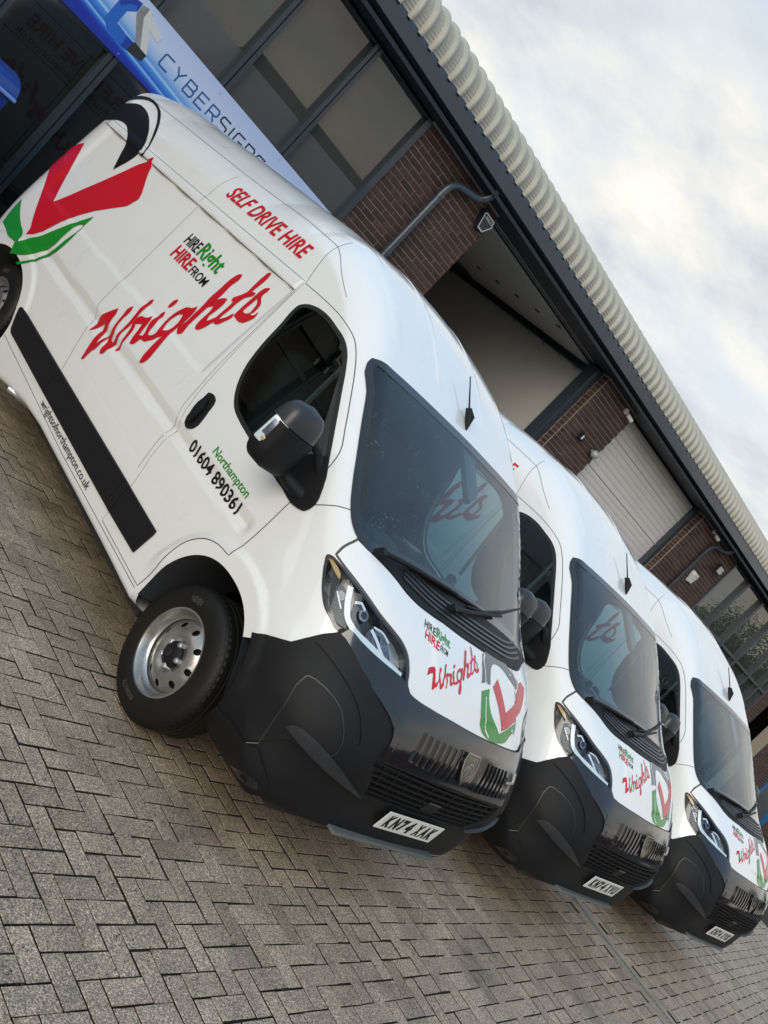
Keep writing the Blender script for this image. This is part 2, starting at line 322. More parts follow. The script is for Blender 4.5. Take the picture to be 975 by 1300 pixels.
D={
'W_w1':[(3.227,0.918),(3.227,0.932),(3.227,0.945),(3.229,0.958),(3.234,0.971),(3.242,0.984),(3.245,0.998),(3.247,1.012),(3.243,1.027),(3.235,1.041),(3.228,1.055),(3.218,1.068),(3.209,1.082),(3.199,1.096),(3.188,1.11),(3.177,1.124),(3.167,1.138),(3.161,1.131),(3.155,1.124),(3.149,1.116),(3.144,1.109),(3.139,1.097),(3.136,1.085),(3.134,1.072),(3.129,1.06),(3.125,1.052),(3.121,1.045),(3.116,1.037),(3.115,1.029),(3.112,1.021),(3.108,1.013),(3.105,1.005),(3.104,0.996),(3.106,0.985),(3.103,0.974),(3.099,0.963),(3.094,0.953),(3.089,0.944),(3.085,0.936),(3.08,0.928),(3.077,0.92),(3.075,0.912),(3.072,0.905),(3.069,0.897),(3.066,0.89),(3.064,0.882),(3.06,0.875),(3.058,0.867),(3.056,0.86),(3.055,0.85),(3.057,0.84),(3.058,0.83),(3.059,0.821),(3.06,0.811),(3.061,0.801),(3.061,0.791),(3.062,0.781),(3.067,0.779),(3.073,0.777),(3.078,0.775),(3.084,0.773),(3.085,0.78),(3.087,0.786),(3.089,0.793),(3.091,0.8),(3.096,0.815),(3.102,0.83),(3.107,0.845),(3.112,0.86),(3.116,0.874),(3.12,0.888),(3.123,0.902),(3.125,0.917),(3.126,0.925),(3.129,0.933),(3.133,0.94),(3.135,0.948),(3.136,0.955),(3.136,0.962),(3.136,0.969),(3.139,0.976),(3.143,0.982),(3.144,0.989),(3.146,0.997),(3.149,1.003),(3.151,1.007),(3.154,1.01),(3.157,1.013),(3.16,1.017),(3.172,1.002),(3.183,0.988),(3.189,0.975),(3.191,0.963),(3.195,0.952),(3.201,0.941),(3.208,0.93),(3.217,0.918),(3.219,0.918),(3.222,0.918),(3.224,0.918)],
'W_w2':[(3.069,1.218),(3.064,1.21),(3.06,1.201),(3.055,1.192),(3.052,1.183),(3.051,1.169),(3.052,1.154),(3.054,1.139),(3.054,1.124),(3.053,1.111),(3.051,1.098),(3.049,1.086),(3.044,1.073),(3.037,1.062),(3.029,1.051),(3.019,1.04),(3.015,1.028),(3.013,1.017),(3.01,1.006),(3.006,0.996),(2.997,0.989),(2.988,0.987),(2.978,0.985),(2.968,0.984),(2.957,0.983),(2.955,0.972),(2.952,0.961),(2.949,0.95),(2.947,0.939),(2.943,0.928),(2.943,0.915),(2.947,0.903),(2.958,0.894),(2.962,0.892),(2.966,0.89),(2.971,0.889),(2.975,0.887),(2.98,0.893),(2.985,0.898),(2.989,0.904),(2.993,0.91),(2.995,0.923),(2.998,0.936),(3.003,0.949),(3.011,0.961),(3.018,0.967),(3.025,0.972),(3.033,0.977),(3.04,0.983),(3.04,0.97),(3.04,0.958),(3.039,0.946),(3.038,0.933),(3.036,0.92),(3.037,0.906),(3.038,0.892),(3.042,0.878),(3.044,0.872),(3.047,0.866),(3.051,0.86),(3.054,0.854),(3.057,0.859),(3.061,0.864),(3.065,0.87),(3.068,0.875),(3.07,0.891),(3.068,0.909),(3.062,0.926),(3.063,0.942),(3.061,0.955),(3.056,0.967),(3.053,0.979),(3.047,0.993),(3.045,1.003),(3.048,1.014),(3.052,1.024),(3.054,1.034),(3.058,1.047),(3.063,1.059),(3.066,1.072),(3.07,1.085),(3.073,1.098),(3.076,1.11),(3.078,1.123),(3.08,1.136),(3.084,1.149),(3.089,1.162),(3.092,1.175),(3.091,1.187),(3.087,1.195),(3.081,1.203),(3.075,1.211)],
'W_w3':[(2.992,1.336),(2.989,1.331),(2.986,1.327),(2.983,1.322),(2.98,1.317),(2.979,1.307),(2.981,1.296),(2.982,1.285),(2.98,1.275),(2.977,1.267),(2.973,1.259),(2.972,1.25),(2.972,1.242),(2.97,1.228),(2.967,1.214),(2.963,1.2),(2.96,1.186),(2.957,1.172),(2.953,1.157),(2.951,1.142),(2.949,1.127),(2.95,1.113),(2.953,1.098),(2.956,1.084),(2.956,1.07),(2.954,1.061),(2.952,1.052),(2.948,1.043),(2.948,1.034),(2.944,1.025),(2.939,1.016),(2.934,1.007),(2.934,0.997),(2.937,0.99),(2.939,0.984),(2.939,0.978),(2.939,0.973),(2.939,0.964),(2.94,0.955),(2.942,0.946),(2.944,0.938),(2.948,0.941),(2.952,0.944),(2.957,0.947),(2.96,0.951),(2.963,0.957),(2.964,0.963),(2.965,0.969),(2.967,0.975),(2.971,0.981),(2.972,0.988),(2.971,0.996),(2.97,1.003),(2.971,1.012),(2.973,1.02),(2.975,1.028),(2.976,1.036),(2.977,1.049),(2.978,1.062),(2.977,1.076),(2.977,1.089),(2.978,1.103),(2.978,1.117),(2.979,1.132),(2.981,1.146),(2.984,1.161),(2.988,1.177),(2.992,1.192),(2.996,1.208),(2.999,1.218),(3.002,1.228),(3.005,1.238),(3.005,1.248),(3.007,1.258),(3.008,1.268),(3.009,1.277),(3.011,1.287),(3.011,1.295),(3.011,1.304),(3.011,1.313),(3.007,1.321),(3.004,1.325),(3.0,1.329),(2.996,1.332)],
'W_r1':[(2.959,1.163),(2.953,1.166),(2.948,1.169),(2.942,1.172),(2.936,1.175),(2.928,1.168),(2.919,1.161),(2.911,1.154),(2.904,1.147),(2.894,1.131),(2.889,1.113),(2.885,1.095),(2.882,1.077),(2.88,1.066),(2.879,1.056),(2.878,1.045),(2.879,1.034),(2.877,1.023),(2.872,1.014),(2.868,1.004),(2.871,0.993),(2.875,0.987),(2.879,0.982),(2.882,0.977),(2.884,0.971),(2.888,0.971),(2.891,0.971),(2.895,0.971),(2.898,0.971),(2.899,0.978),(2.899,0.984),(2.897,0.991),(2.892,0.998),(2.89,1.009),(2.892,1.019),(2.894,1.029),(2.896,1.04),(2.9,1.053),(2.904,1.067),(2.908,1.081),(2.912,1.094),(2.916,1.103),(2.919,1.113),(2.923,1.122),(2.929,1.131),(2.935,1.139),(2.943,1.147),(2.951,1.155)],
'W_r2':[(2.953,1.174),(2.957,1.186),(2.954,1.199),(2.945,1.213),(2.931,1.223),(2.923,1.226),(2.914,1.228),(2.905,1.231),(2.897,1.233),(2.884,1.241),(2.875,1.251),(2.869,1.261),(2.865,1.27),(2.857,1.263),(2.851,1.255),(2.847,1.248),(2.844,1.24),(2.839,1.226),(2.836,1.212),(2.832,1.198),(2.829,1.184),(2.825,1.173),(2.822,1.162),(2.818,1.152),(2.815,1.141),(2.808,1.145),(2.801,1.148),(2.794,1.152),(2.787,1.155),(2.785,1.145),(2.783,1.136),(2.781,1.126),(2.782,1.117),(2.784,1.105),(2.787,1.093),(2.794,1.082),(2.806,1.074),(2.81,1.073),(2.814,1.072),(2.818,1.071),(2.823,1.07),(2.828,1.077),(2.833,1.085),(2.837,1.092),(2.841,1.099),(2.846,1.112),(2.849,1.125),(2.852,1.138),(2.856,1.151),(2.86,1.163),(2.864,1.174),(2.869,1.185),(2.874,1.196),(2.882,1.191),(2.89,1.185),(2.897,1.18),(2.906,1.175),(2.912,1.171),(2.918,1.167),(2.925,1.163),(2.931,1.16),(2.937,1.163),(2.943,1.167),(2.949,1.17)],
'W_i1':[(2.82,1.343),(2.816,1.338),(2.812,1.332),(2.808,1.327),(2.805,1.322),(2.803,1.312),(2.805,1.302),(2.807,1.292),(2.803,1.282),(2.798,1.274),(2.791,1.265),(2.787,1.256),(2.784,1.247),(2.782,1.237),(2.78,1.226),(2.778,1.216),(2.774,1.207),(2.77,1.201),(2.766,1.195),(2.762,1.19),(2.758,1.184),(2.752,1.186),(2.746,1.188),(2.741,1.191),(2.736,1.193),(2.724,1.203),(2.718,1.216),(2.715,1.229),(2.71,1.242),(2.701,1.235),(2.692,1.229),(2.684,1.222),(2.679,1.214),(2.681,1.204),(2.688,1.193),(2.698,1.182),(2.708,1.171),(2.715,1.163),(2.722,1.155),(2.73,1.147),(2.74,1.142),(2.747,1.14),(2.754,1.14),(2.761,1.139),(2.768,1.137),(2.773,1.135),(2.777,1.133),(2.782,1.13),(2.786,1.128),(2.786,1.135),(2.787,1.141),(2.787,1.148),(2.787,1.155),(2.787,1.159),(2.787,1.162),(2.787,1.165),(2.788,1.169),(2.793,1.181),(2.801,1.192),(2.81,1.203),(2.818,1.214),(2.823,1.225),(2.828,1.235),(2.832,1.246),(2.833,1.257),(2.834,1.266),(2.834,1.275),(2.834,1.284),(2.835,1.292),(2.834,1.301),(2.836,1.31),(2.836,1.319),(2.833,1.327),(2.83,1.331),(2.827,1.335),(2.823,1.339)],
'W_dot':[(2.84,1.37),(2.842,1.376),(2.844,1.383),(2.845,1.389),(2.846,1.395),(2.847,1.403),(2.846,1.412),(2.844,1.42),(2.841,1.428),(2.837,1.433),(2.832,1.437),(2.827,1.442),(2.823,1.447),(2.82,1.442),(2.817,1.437),(2.814,1.432),(2.812,1.427),(2.811,1.42),(2.811,1.412),(2.812,1.405),(2.814,1.397),(2.816,1.391),(2.818,1.384),(2.822,1.378),(2.829,1.373),(2.831,1.372),(2.834,1.372),(2.837,1.371)],
'W_g':[(2.702,1.203),(2.707,1.213),(2.712,1.223),(2.716,1.233),(2.72,1.243),(2.724,1.253),(2.727,1.263),(2.733,1.272),(2.74,1.282),(2.749,1.298),(2.751,1.315),(2.752,1.332),(2.751,1.349),(2.749,1.366),(2.745,1.384),(2.74,1.401),(2.732,1.418),(2.727,1.428),(2.722,1.438),(2.715,1.448),(2.705,1.457),(2.697,1.461),(2.688,1.465),(2.678,1.469),(2.67,1.473),(2.662,1.48),(2.656,1.488),(2.651,1.497),(2.646,1.505),(2.642,1.497),(2.637,1.49),(2.633,1.483),(2.63,1.475),(2.625,1.458),(2.623,1.441),(2.622,1.424),(2.622,1.406),(2.622,1.388),(2.624,1.369),(2.627,1.351),(2.629,1.332),(2.63,1.32),(2.631,1.307),(2.631,1.295),(2.626,1.283),(2.617,1.268),(2.614,1.251),(2.61,1.235),(2.606,1.218),(2.602,1.201),(2.598,1.184),(2.594,1.167),(2.591,1.15),(2.588,1.136),(2.585,1.122),(2.584,1.109),(2.585,1.095),(2.587,1.085),(2.59,1.075),(2.595,1.066),(2.603,1.059),(2.608,1.057),(2.613,1.055),(2.618,1.054),(2.622,1.052),(2.627,1.06),(2.631,1.068),(2.635,1.077),(2.639,1.085),(2.644,1.101),(2.646,1.118),(2.648,1.135),(2.649,1.152),(2.651,1.167),(2.652,1.183),(2.652,1.199),(2.652,1.214),(2.651,1.225),(2.65,1.235),(2.648,1.245),(2.647,1.255),(2.652,1.247),(2.657,1.239),(2.662,1.23),(2.67,1.223),(2.677,1.218),(2.685,1.213),(2.694,1.208)],
'W_g_hole':[(2.695,1.265),(2.708,1.28),(2.721,1.294),(2.727,1.309),(2.729,1.325),(2.729,1.336),(2.727,1.347),(2.725,1.358),(2.721,1.369),(2.718,1.377),(2.715,1.385),(2.71,1.393),(2.703,1.399),(2.698,1.402),(2.693,1.405),(2.687,1.407),(2.681,1.41),(2.676,1.402),(2.671,1.395),(2.667,1.387),(2.663,1.379),(2.66,1.369),(2.657,1.358),(2.656,1.348),(2.656,1.337),(2.656,1.329),(2.657,1.321),(2.659,1.313),(2.662,1.305),(2.665,1.297),(2.667,1.289),(2.671,1.282),(2.677,1.275),(2.681,1.273),(2.685,1.27),(2.69,1.268)],
'W_h1':[(2.587,1.806),(2.583,1.8),(2.58,1.793),(2.577,1.786),(2.575,1.779),(2.574,1.764),(2.577,1.748),(2.581,1.732),(2.583,1.717),(2.582,1.699),(2.579,1.681),(2.576,1.663),(2.574,1.645),(2.574,1.628),(2.574,1.612),(2.574,1.595),(2.575,1.578),(2.575,1.564),(2.576,1.549),(2.577,1.535),(2.577,1.52),(2.577,1.505),(2.576,1.49),(2.576,1.475),(2.576,1.46),(2.575,1.445),(2.575,1.43),(2.575,1.415),(2.575,1.4),(2.57,1.38),(2.562,1.358),(2.56,1.338),(2.575,1.323),(2.579,1.322),(2.583,1.32),(2.587,1.319),(2.592,1.317),(2.599,1.322),(2.607,1.327),(2.614,1.332),(2.62,1.337),(2.625,1.351),(2.621,1.368),(2.615,1.385),(2.611,1.401),(2.611,1.417),(2.612,1.432),(2.614,1.448),(2.615,1.464),(2.616,1.479),(2.616,1.494),(2.616,1.509),(2.618,1.524),(2.62,1.541),(2.624,1.557),(2.627,1.573),(2.629,1.589),(2.63,1.606),(2.629,1.623),(2.628,1.639),(2.628,1.656),(2.628,1.673),(2.63,1.691),(2.63,1.708),(2.63,1.725),(2.629,1.737),(2.628,1.748),(2.626,1.76),(2.623,1.771),(2.62,1.779),(2.617,1.787),(2.613,1.794),(2.605,1.8),(2.601,1.802),(2.596,1.803),(2.591,1.805)],
'W_h2':[(2.592,1.558),(2.596,1.569),(2.59,1.582),(2.579,1.596),(2.569,1.609),(2.563,1.618),(2.556,1.627),(2.548,1.636),(2.538,1.643),(2.532,1.646),(2.525,1.649),(2.517,1.652),(2.51,1.655),(2.507,1.647),(2.504,1.638),(2.501,1.63),(2.499,1.622),(2.498,1.608),(2.498,1.594),(2.5,1.579),(2.501,1.565),(2.503,1.549),(2.506,1.533),(2.506,1.517),(2.5,1.502),(2.497,1.499),(2.493,1.495),(2.49,1.492),(2.486,1.489),(2.48,1.499),(2.473,1.509),(2.467,1.518),(2.462,1.528),(2.457,1.538),(2.452,1.548),(2.448,1.558),(2.443,1.568),(2.44,1.565),(2.437,1.561),(2.434,1.557),(2.431,1.554),(2.428,1.54),(2.432,1.525),(2.44,1.51),(2.446,1.495),(2.45,1.483),(2.453,1.47),(2.458,1.458),(2.464,1.446),(2.468,1.439),(2.473,1.431),(2.478,1.425),(2.486,1.419),(2.491,1.417),(2.497,1.415),(2.503,1.414),(2.509,1.412),(2.513,1.416),(2.517,1.421),(2.521,1.425),(2.524,1.43),(2.529,1.442),(2.531,1.455),(2.531,1.468),(2.532,1.481),(2.532,1.495),(2.531,1.51),(2.531,1.525),(2.533,1.54),(2.536,1.549),(2.539,1.557),(2.543,1.565),(2.546,1.574),(2.553,1.567),(2.559,1.561),(2.565,1.554),(2.572,1.547),(2.577,1.55),(2.583,1.552),(2.588,1.555)],
'W_t':[(2.424,1.927),(2.421,1.922),(2.418,1.916),(2.416,1.91),(2.413,1.904),(2.41,1.887),(2.409,1.871),(2.409,1.854),(2.41,1.837),(2.41,1.823),(2.412,1.808),(2.413,1.794),(2.415,1.78),(2.406,1.783),(2.398,1.785),(2.389,1.788),(2.38,1.791),(2.379,1.788),(2.378,1.785),(2.377,1.782),(2.376,1.778),(2.379,1.765),(2.391,1.752),(2.404,1.739),(2.414,1.726),(2.418,1.715),(2.42,1.704),(2.422,1.693),(2.424,1.682),(2.425,1.666),(2.424,1.649),(2.423,1.633),(2.423,1.617),(2.425,1.604),(2.427,1.591),(2.429,1.578),(2.428,1.565),(2.428,1.56),(2.427,1.555),(2.425,1.551),(2.424,1.546),(2.416,1.555),(2.408,1.565),(2.4,1.574),(2.394,1.583),(2.388,1.594),(2.384,1.605),(2.38,1.617),(2.376,1.628),(2.373,1.625),(2.369,1.622),(2.365,1.619),(2.362,1.616),(2.358,1.603),(2.362,1.588),(2.37,1.573),(2.378,1.559),(2.383,1.548),(2.389,1.536),(2.396,1.525),(2.408,1.517),(2.412,1.515),(2.417,1.513),(2.421,1.511),(2.426,1.51),(2.432,1.515),(2.438,1.519),(2.444,1.524),(2.448,1.53),(2.454,1.542),(2.455,1.555),(2.454,1.569),(2.454,1.582),(2.453,1.598),(2.453,1.614),(2.452,1.63),(2.453,1.646),(2.453,1.652),(2.454,1.659),(2.455,1.665),(2.457,1.671),(2.461,1.669),(2.466,1.666),(2.47,1.664),(2.475,1.662),(2.477,1.666),(2.479,1.671),(2.481,1.675),(2.483,1.68),(2.481,1.69),(2.474,1.699),(2.467,1.708),(2.46,1.717),(2.454,1.727),(2.448,1.736),(2.443,1.746),(2.439,1.756),(2.437,1.769),(2.438,1.783),(2.441,1.797),(2.443,1.811),(2.444,1.829),(2.446,1.846),(2.447,1.864),(2.446,1.882),(2.446,1.891),(2.447,1.901),(2.446,1.911),(2.44,1.919),(2.437,1.921),(2.432,1.923),(2.428,1.925)],
'W_s':[(2.326,1.865),(2.324,1.859),(2.323,1.853),(2.322,1.847),(2.321,1.841),(2.322,1.833),(2.325,1.825),(2.326,1.817),(2.325,1.809),(2.322,1.804),(2.319,1.8),(2.315,1.795),(2.311,1.791),(2.304,1.787),(2.296,1.783),(2.288,1.779),(2.281,1.775),(2.274,1.766),(2.269,1.757),(2.267,1.747),(2.265,1.738),(2.264,1.73),(2.263,1.721),(2.263,1.713),(2.265,1.706),(2.268,1.701),(2.272,1.697),(2.275,1.693),(2.279,1.689),(2.271,1.691),(2.263,1.692),(2.255,1.694),(2.248,1.696),(2.242,1.703),(2.24,1.713),(2.24,1.724),(2.239,1.734),(2.235,1.726),(2.23,1.718),(2.226,1.711),(2.224,1.703),(2.224,1.693),(2.227,1.682),(2.232,1.672),(2.237,1.662),(2.242,1.654),(2.247,1.645),(2.253,1.637),(2.261,1.63),(2.268,1.626),(2.277,1.622),(2.286,1.619),(2.295,1.617),(2.306,1.616),(2.318,1.617),(2.329,1.618),(2.341,1.619),(2.346,1.619),(2.351,1.619),(2.356,1.619),(2.361,1.619),(2.363,1.635),(2.364,1.651),(2.365,1.667),(2.366,1.683),(2.366,1.7),(2.366,1.716),(2.366,1.732),(2.365,1.748),(2.365,1.759),(2.365,1.77),(2.365,1.781),(2.365,1.793),(2.365,1.8),(2.365,1.807),(2.365,1.814),(2.364,1.821),(2.362,1.829),(2.359,1.837),(2.355,1.845),(2.348,1.852),(2.343,1.855),(2.337,1.859),(2.331,1.862)],
'W_s_hole':[(2.338,1.676),(2.337,1.687),(2.337,1.698),(2.336,1.709),(2.335,1.72),(2.335,1.734),(2.334,1.748),(2.334,1.762),(2.334,1.776),(2.326,1.771),(2.317,1.767),(2.309,1.762),(2.302,1.757),(2.296,1.749),(2.292,1.74),(2.289,1.731),(2.287,1.722),(2.285,1.713),(2.283,1.705),(2.283,1.696),(2.286,1.689),(2.291,1.683),(2.298,1.678),(2.306,1.674),(2.315,1.672),(2.32,1.672),(2.326,1.674),(2.332,1.675)],
'SH_red':[(5.061,1.64),(5.098,1.614),(5.147,1.586),(5.209,1.557),(5.211,1.536),(5.232,1.514),(5.234,1.492),(5.235,1.473),(5.236,1.454),(5.235,1.434),(5.234,1.417),(5.232,1.4),(5.229,1.384),(5.226,1.366),(5.223,1.349),(5.177,1.336),(5.099,1.302),(5.046,1.266),(5.001,1.231),(4.967,1.2),(4.929,1.17),(4.894,1.139),(4.86,1.109),(4.826,1.079),(4.791,1.05),(4.772,1.035),(4.753,1.02),(4.734,1.005),(4.713,0.991),(4.693,0.977),(4.678,0.962),(4.672,0.947),(4.671,0.931),(4.67,0.915),(4.639,0.932),(4.608,0.949),(4.58,0.967),(4.517,1.027),(4.479,1.09),(4.442,1.152),(4.423,1.179),(4.403,1.205),(4.397,1.23),(4.354,1.284),(4.299,1.337),(4.245,1.39),(4.123,1.483),(4.005,1.573),(3.971,1.66),(4.002,1.702),(4.052,1.744),(4.103,1.787),(4.151,1.831),(4.185,1.875),(4.215,1.92),(4.312,1.814),(4.377,1.707),(4.448,1.599),(4.486,1.543),(4.526,1.487),(4.568,1.431),(4.61,1.369),(4.654,1.307),(4.703,1.245),(4.715,1.231),(4.72,1.217),(4.725,1.204),(4.755,1.223),(4.776,1.243),(4.794,1.264),(4.844,1.326),(4.891,1.388),(4.932,1.452),(4.968,1.515),(5.01,1.578)],
'SH_green1':[(5.069,0.819),(5.078,0.854),(5.087,0.889),(5.093,0.924),(5.095,0.96),(5.094,0.997),(5.096,1.033),(5.057,1.014),(5.024,0.995),(4.988,0.977),(4.94,0.958),(4.889,0.941),(4.835,0.926),(4.796,0.919),(4.757,0.913),(4.725,0.904),(4.7,0.885),(4.687,0.86),(4.653,0.839),(4.669,0.832),(4.685,0.826),(4.702,0.82),(4.834,0.801),(4.95,0.81)],
'SH_green2':[(4.69,0.817),(4.676,0.824),(4.664,0.832),(4.653,0.839),(4.635,0.865),(4.613,0.895),(4.584,0.925),(4.553,0.947),(4.521,0.969),(4.492,0.992),(4.469,1.017),(4.45,1.042),(4.431,1.067),(4.389,1.12),(4.346,1.172),(4.31,1.222),(4.28,1.268),(4.237,1.314),(4.194,1.361),(4.195,1.328),(4.196,1.295),(4.198,1.263),(4.206,1.265),(4.214,1.267),(4.223,1.27),(4.235,1.26),(4.247,1.251),(4.255,1.241),(4.257,1.212),(4.262,1.178),(4.266,1.145),(4.267,1.093),(4.263,1.042),(4.295,0.988),(4.324,0.96),(4.345,0.935),(4.372,0.908),(4.402,0.878),(4.421,0.851),(4.465,0.822),(4.518,0.795),(4.576,0.77),(4.636,0.744),(4.653,0.768),(4.67,0.793)],
'SH_green3':[(4.482,0.746),(4.423,0.787),(4.366,0.826),(4.33,0.864),(4.303,0.899),(4.286,0.934),(4.269,0.97),(4.222,1.023),(4.215,1.072),(4.208,1.121),(4.195,1.164),(4.18,1.206),(4.192,1.245),(4.194,1.256),(4.195,1.266),(4.196,1.277),(4.177,1.226),(4.167,1.174),(4.168,1.121),(4.172,1.072),(4.181,1.024),(4.233,0.971),(4.255,0.932),(4.278,0.894),(4.308,0.857),(4.341,0.822),(4.39,0.785),(4.44,0.748),(4.454,0.747),(4.468,0.747)],
'SH_arc1':[(5.231,1.803),(5.231,1.829),(5.231,1.855),(5.23,1.88),(5.229,1.914),(5.227,1.948),(5.223,1.98),(5.217,2.009),(5.186,2.037),(5.101,2.06),(5.054,2.083),(5.012,2.103),(4.961,2.115),(4.914,2.116),(4.86,2.114),(4.808,2.107),(4.745,2.094),(4.685,2.075),(4.631,2.054),(4.574,2.028),(4.526,1.998),(4.486,1.968),(4.445,1.934),(4.408,1.898),(4.431,1.861),(4.43,1.845),(4.431,1.828),(4.433,1.812),(4.448,1.763),(4.473,1.713),(4.498,1.664),(4.527,1.699),(4.557,1.734),(4.586,1.77),(4.607,1.797),(4.628,1.825),(4.656,1.851),(4.648,1.873),(4.685,1.894),(4.734,1.912),(4.773,1.924),(4.811,1.935),(4.846,1.942),(4.88,1.942),(4.916,1.94),(4.949,1.934),(4.987,1.924),(5.016,1.909),(5.051,1.893),(5.102,1.877),(5.161,1.86),(5.205,1.842),(5.208,1.829),(5.21,1.817)],
'SH_arc2':[(5.211,2.09),(5.204,2.117),(5.154,2.143),(5.138,2.166),(5.105,2.185),(5.056,2.199),(4.992,2.205),(4.92,2.202),(4.838,2.191),(4.76,2.176),(4.697,2.157),(4.638,2.135),(4.586,2.113),(4.522,2.08),(4.475,2.046),(4.44,2.012),(4.408,1.974),(4.375,1.936),(4.345,1.897),(4.341,1.887),(4.343,1.878),(4.362,1.868),(4.39,1.865),(4.415,1.861),(4.437,1.858),(4.422,1.863),(4.398,1.867),(4.373,1.872),(4.356,1.889),(4.366,1.908),(4.385,1.928),(4.421,1.966),(4.459,2.003),(4.503,2.039),(4.543,2.067),(4.594,2.095),(4.653,2.121),(4.705,2.14),(4.762,2.159),(4.821,2.173),(4.868,2.18),(4.915,2.184),(4.956,2.185),(5.003,2.179),(5.038,2.165),(5.069,2.148),(5.094,2.126),(5.115,2.102),(5.207,2.078),(5.208,2.082),(5.21,2.086)],
'B_w1':[(3.227,0.918),(3.234,0.971),(3.243,1.027),(3.209,1.082),(3.167,1.138),(3.144,1.109),(3.129,1.06),(3.115,1.029),(3.104,0.996),(3.094,0.953),(3.077,0.92),(3.066,0.89),(3.056,0.86),(3.059,0.821),(3.062,0.781),(3.084,0.773),(3.091,0.8),(3.112,0.86),(3.125,0.917),(3.135,0.948),(3.139,0.976),(3.149,1.003),(3.16,1.017),(3.191,0.963),(3.217,0.918)],
'B_w2':[(3.069,1.218),(3.052,1.183),(3.054,1.124),(3.044,1.073),(3.015,1.028),(2.997,0.989),(2.957,0.983),(2.947,0.939),(2.958,0.894),(2.975,0.887),(2.993,0.91),(3.011,0.961),(3.04,0.983),(3.038,0.933),(3.042,0.878),(3.054,0.854),(3.068,0.875),(3.063,0.942),(3.047,0.993),(3.054,1.034),(3.07,1.085),(3.08,1.136),(3.091,1.187)],
'B_w3':[(2.992,1.336),(2.98,1.317),(2.98,1.275),(2.972,1.242),(2.96,1.186),(2.949,1.127),(2.956,1.07),(2.948,1.034),(2.934,0.997),(2.939,0.973),(2.944,0.938),(2.96,0.951),(2.967,0.975),(2.97,1.003),(2.976,1.036),(2.977,1.089),(2.981,1.146),(2.996,1.208),(3.005,1.248),(3.011,1.287),(3.007,1.321)],
'B_r1':[(2.959,1.163),(2.936,1.175),(2.904,1.147),(2.882,1.077),(2.879,1.034),(2.871,0.993),(2.884,0.971),(2.898,0.971),(2.892,0.998),(2.896,1.04),(2.912,1.094),(2.929,1.131)],
'B_r2':[(2.953,1.174),(2.931,1.223),(2.897,1.233),(2.865,1.27),(2.844,1.24),(2.829,1.184),(2.815,1.141),(2.787,1.155),(2.782,1.117),(2.806,1.074),(2.823,1.07),(2.841,1.099),(2.856,1.151),(2.874,1.196),(2.906,1.175),(2.931,1.16)],
'B_i1':[(2.82,1.343),(2.805,1.322),(2.803,1.282),(2.784,1.247),(2.774,1.207),(2.758,1.184),(2.736,1.193),(2.71,1.242),(2.679,1.214),(2.708,1.171),(2.74,1.142),(2.768,1.137),(2.786,1.128),(2.787,1.155),(2.788,1.169),(2.818,1.214),(2.833,1.257),(2.835,1.292),(2.833,1.327)],
'B_dot':[(2.84,1.37),(2.846,1.395),(2.841,1.428),(2.823,1.447),(2.812,1.427),(2.814,1.397),(2.829,1.373)],
'B_g':[(2.702,1.203),(2.72,1.243),(2.74,1.282),(2.751,1.349),(2.732,1.418),(2.705,1.457),(2.67,1.473),(2.646,1.505),(2.63,1.475),(2.622,1.406),(2.629,1.332),(2.626,1.283),(2.606,1.218),(2.591,1.15),(2.585,1.095),(2.603,1.059),(2.622,1.052),(2.639,1.085),(2.649,1.152),(2.652,1.214),(2.647,1.255),(2.67,1.223)],
'B_g_hole':[(2.695,1.265),(2.729,1.325),(2.721,1.369),(2.703,1.399),(2.681,1.41),(2.663,1.379),(2.656,1.337),(2.662,1.305),(2.677,1.275)],
'B_h1':[(2.587,1.806),(2.575,1.779),(2.583,1.717),(2.574,1.645),(2.575,1.578),(2.577,1.52),(2.576,1.46),(2.575,1.4),(2.575,1.323),(2.592,1.317),(2.62,1.337),(2.611,1.401),(2.615,1.464),(2.618,1.524),(2.629,1.589),(2.628,1.656),(2.63,1.725),(2.623,1.771),(2.605,1.8)],
'B_h2':[(2.592,1.558),(2.569,1.609),(2.538,1.643),(2.51,1.655),(2.499,1.622),(2.501,1.565),(2.5,1.502),(2.486,1.489),(2.462,1.528),(2.443,1.568),(2.431,1.554),(2.446,1.495),(2.464,1.446),(2.486,1.419),(2.509,1.412),(2.524,1.43),(2.532,1.481),(2.533,1.54),(2.546,1.574),(2.572,1.547)],
'B_t':[(2.424,1.927),(2.413,1.904),(2.41,1.837),(2.415,1.78),(2.38,1.791),(2.376,1.778),(2.414,1.726),(2.424,1.682),(2.423,1.617),(2.428,1.565),(2.424,1.546),(2.394,1.583),(2.376,1.628),(2.362,1.616),(2.378,1.559),(2.408,1.517),(2.426,1.51),(2.448,1.53),(2.454,1.582),(2.453,1.646),(2.457,1.671),(2.475,1.662),(2.483,1.68),(2.46,1.717),(2.439,1.756),(2.443,1.811),(2.446,1.882),(2.44,1.919)],
'B_s':[(2.326,1.865),(2.321,1.841),(2.325,1.809),(2.311,1.791),(2.281,1.775),(2.265,1.738),(2.265,1.706),(2.279,1.689),(2.248,1.696),(2.239,1.734),(2.224,1.703),(2.237,1.662),(2.261,1.63),(2.295,1.617),(2.341,1.619),(2.361,1.619),(2.366,1.683),(2.365,1.748),(2.365,1.793),(2.364,1.821),(2.348,1.852)],
'B_s_hole':[(2.338,1.676),(2.335,1.72),(2.334,1.776),(2.302,1.757),(2.287,1.722),(2.286,1.689),(2.315,1.672)],
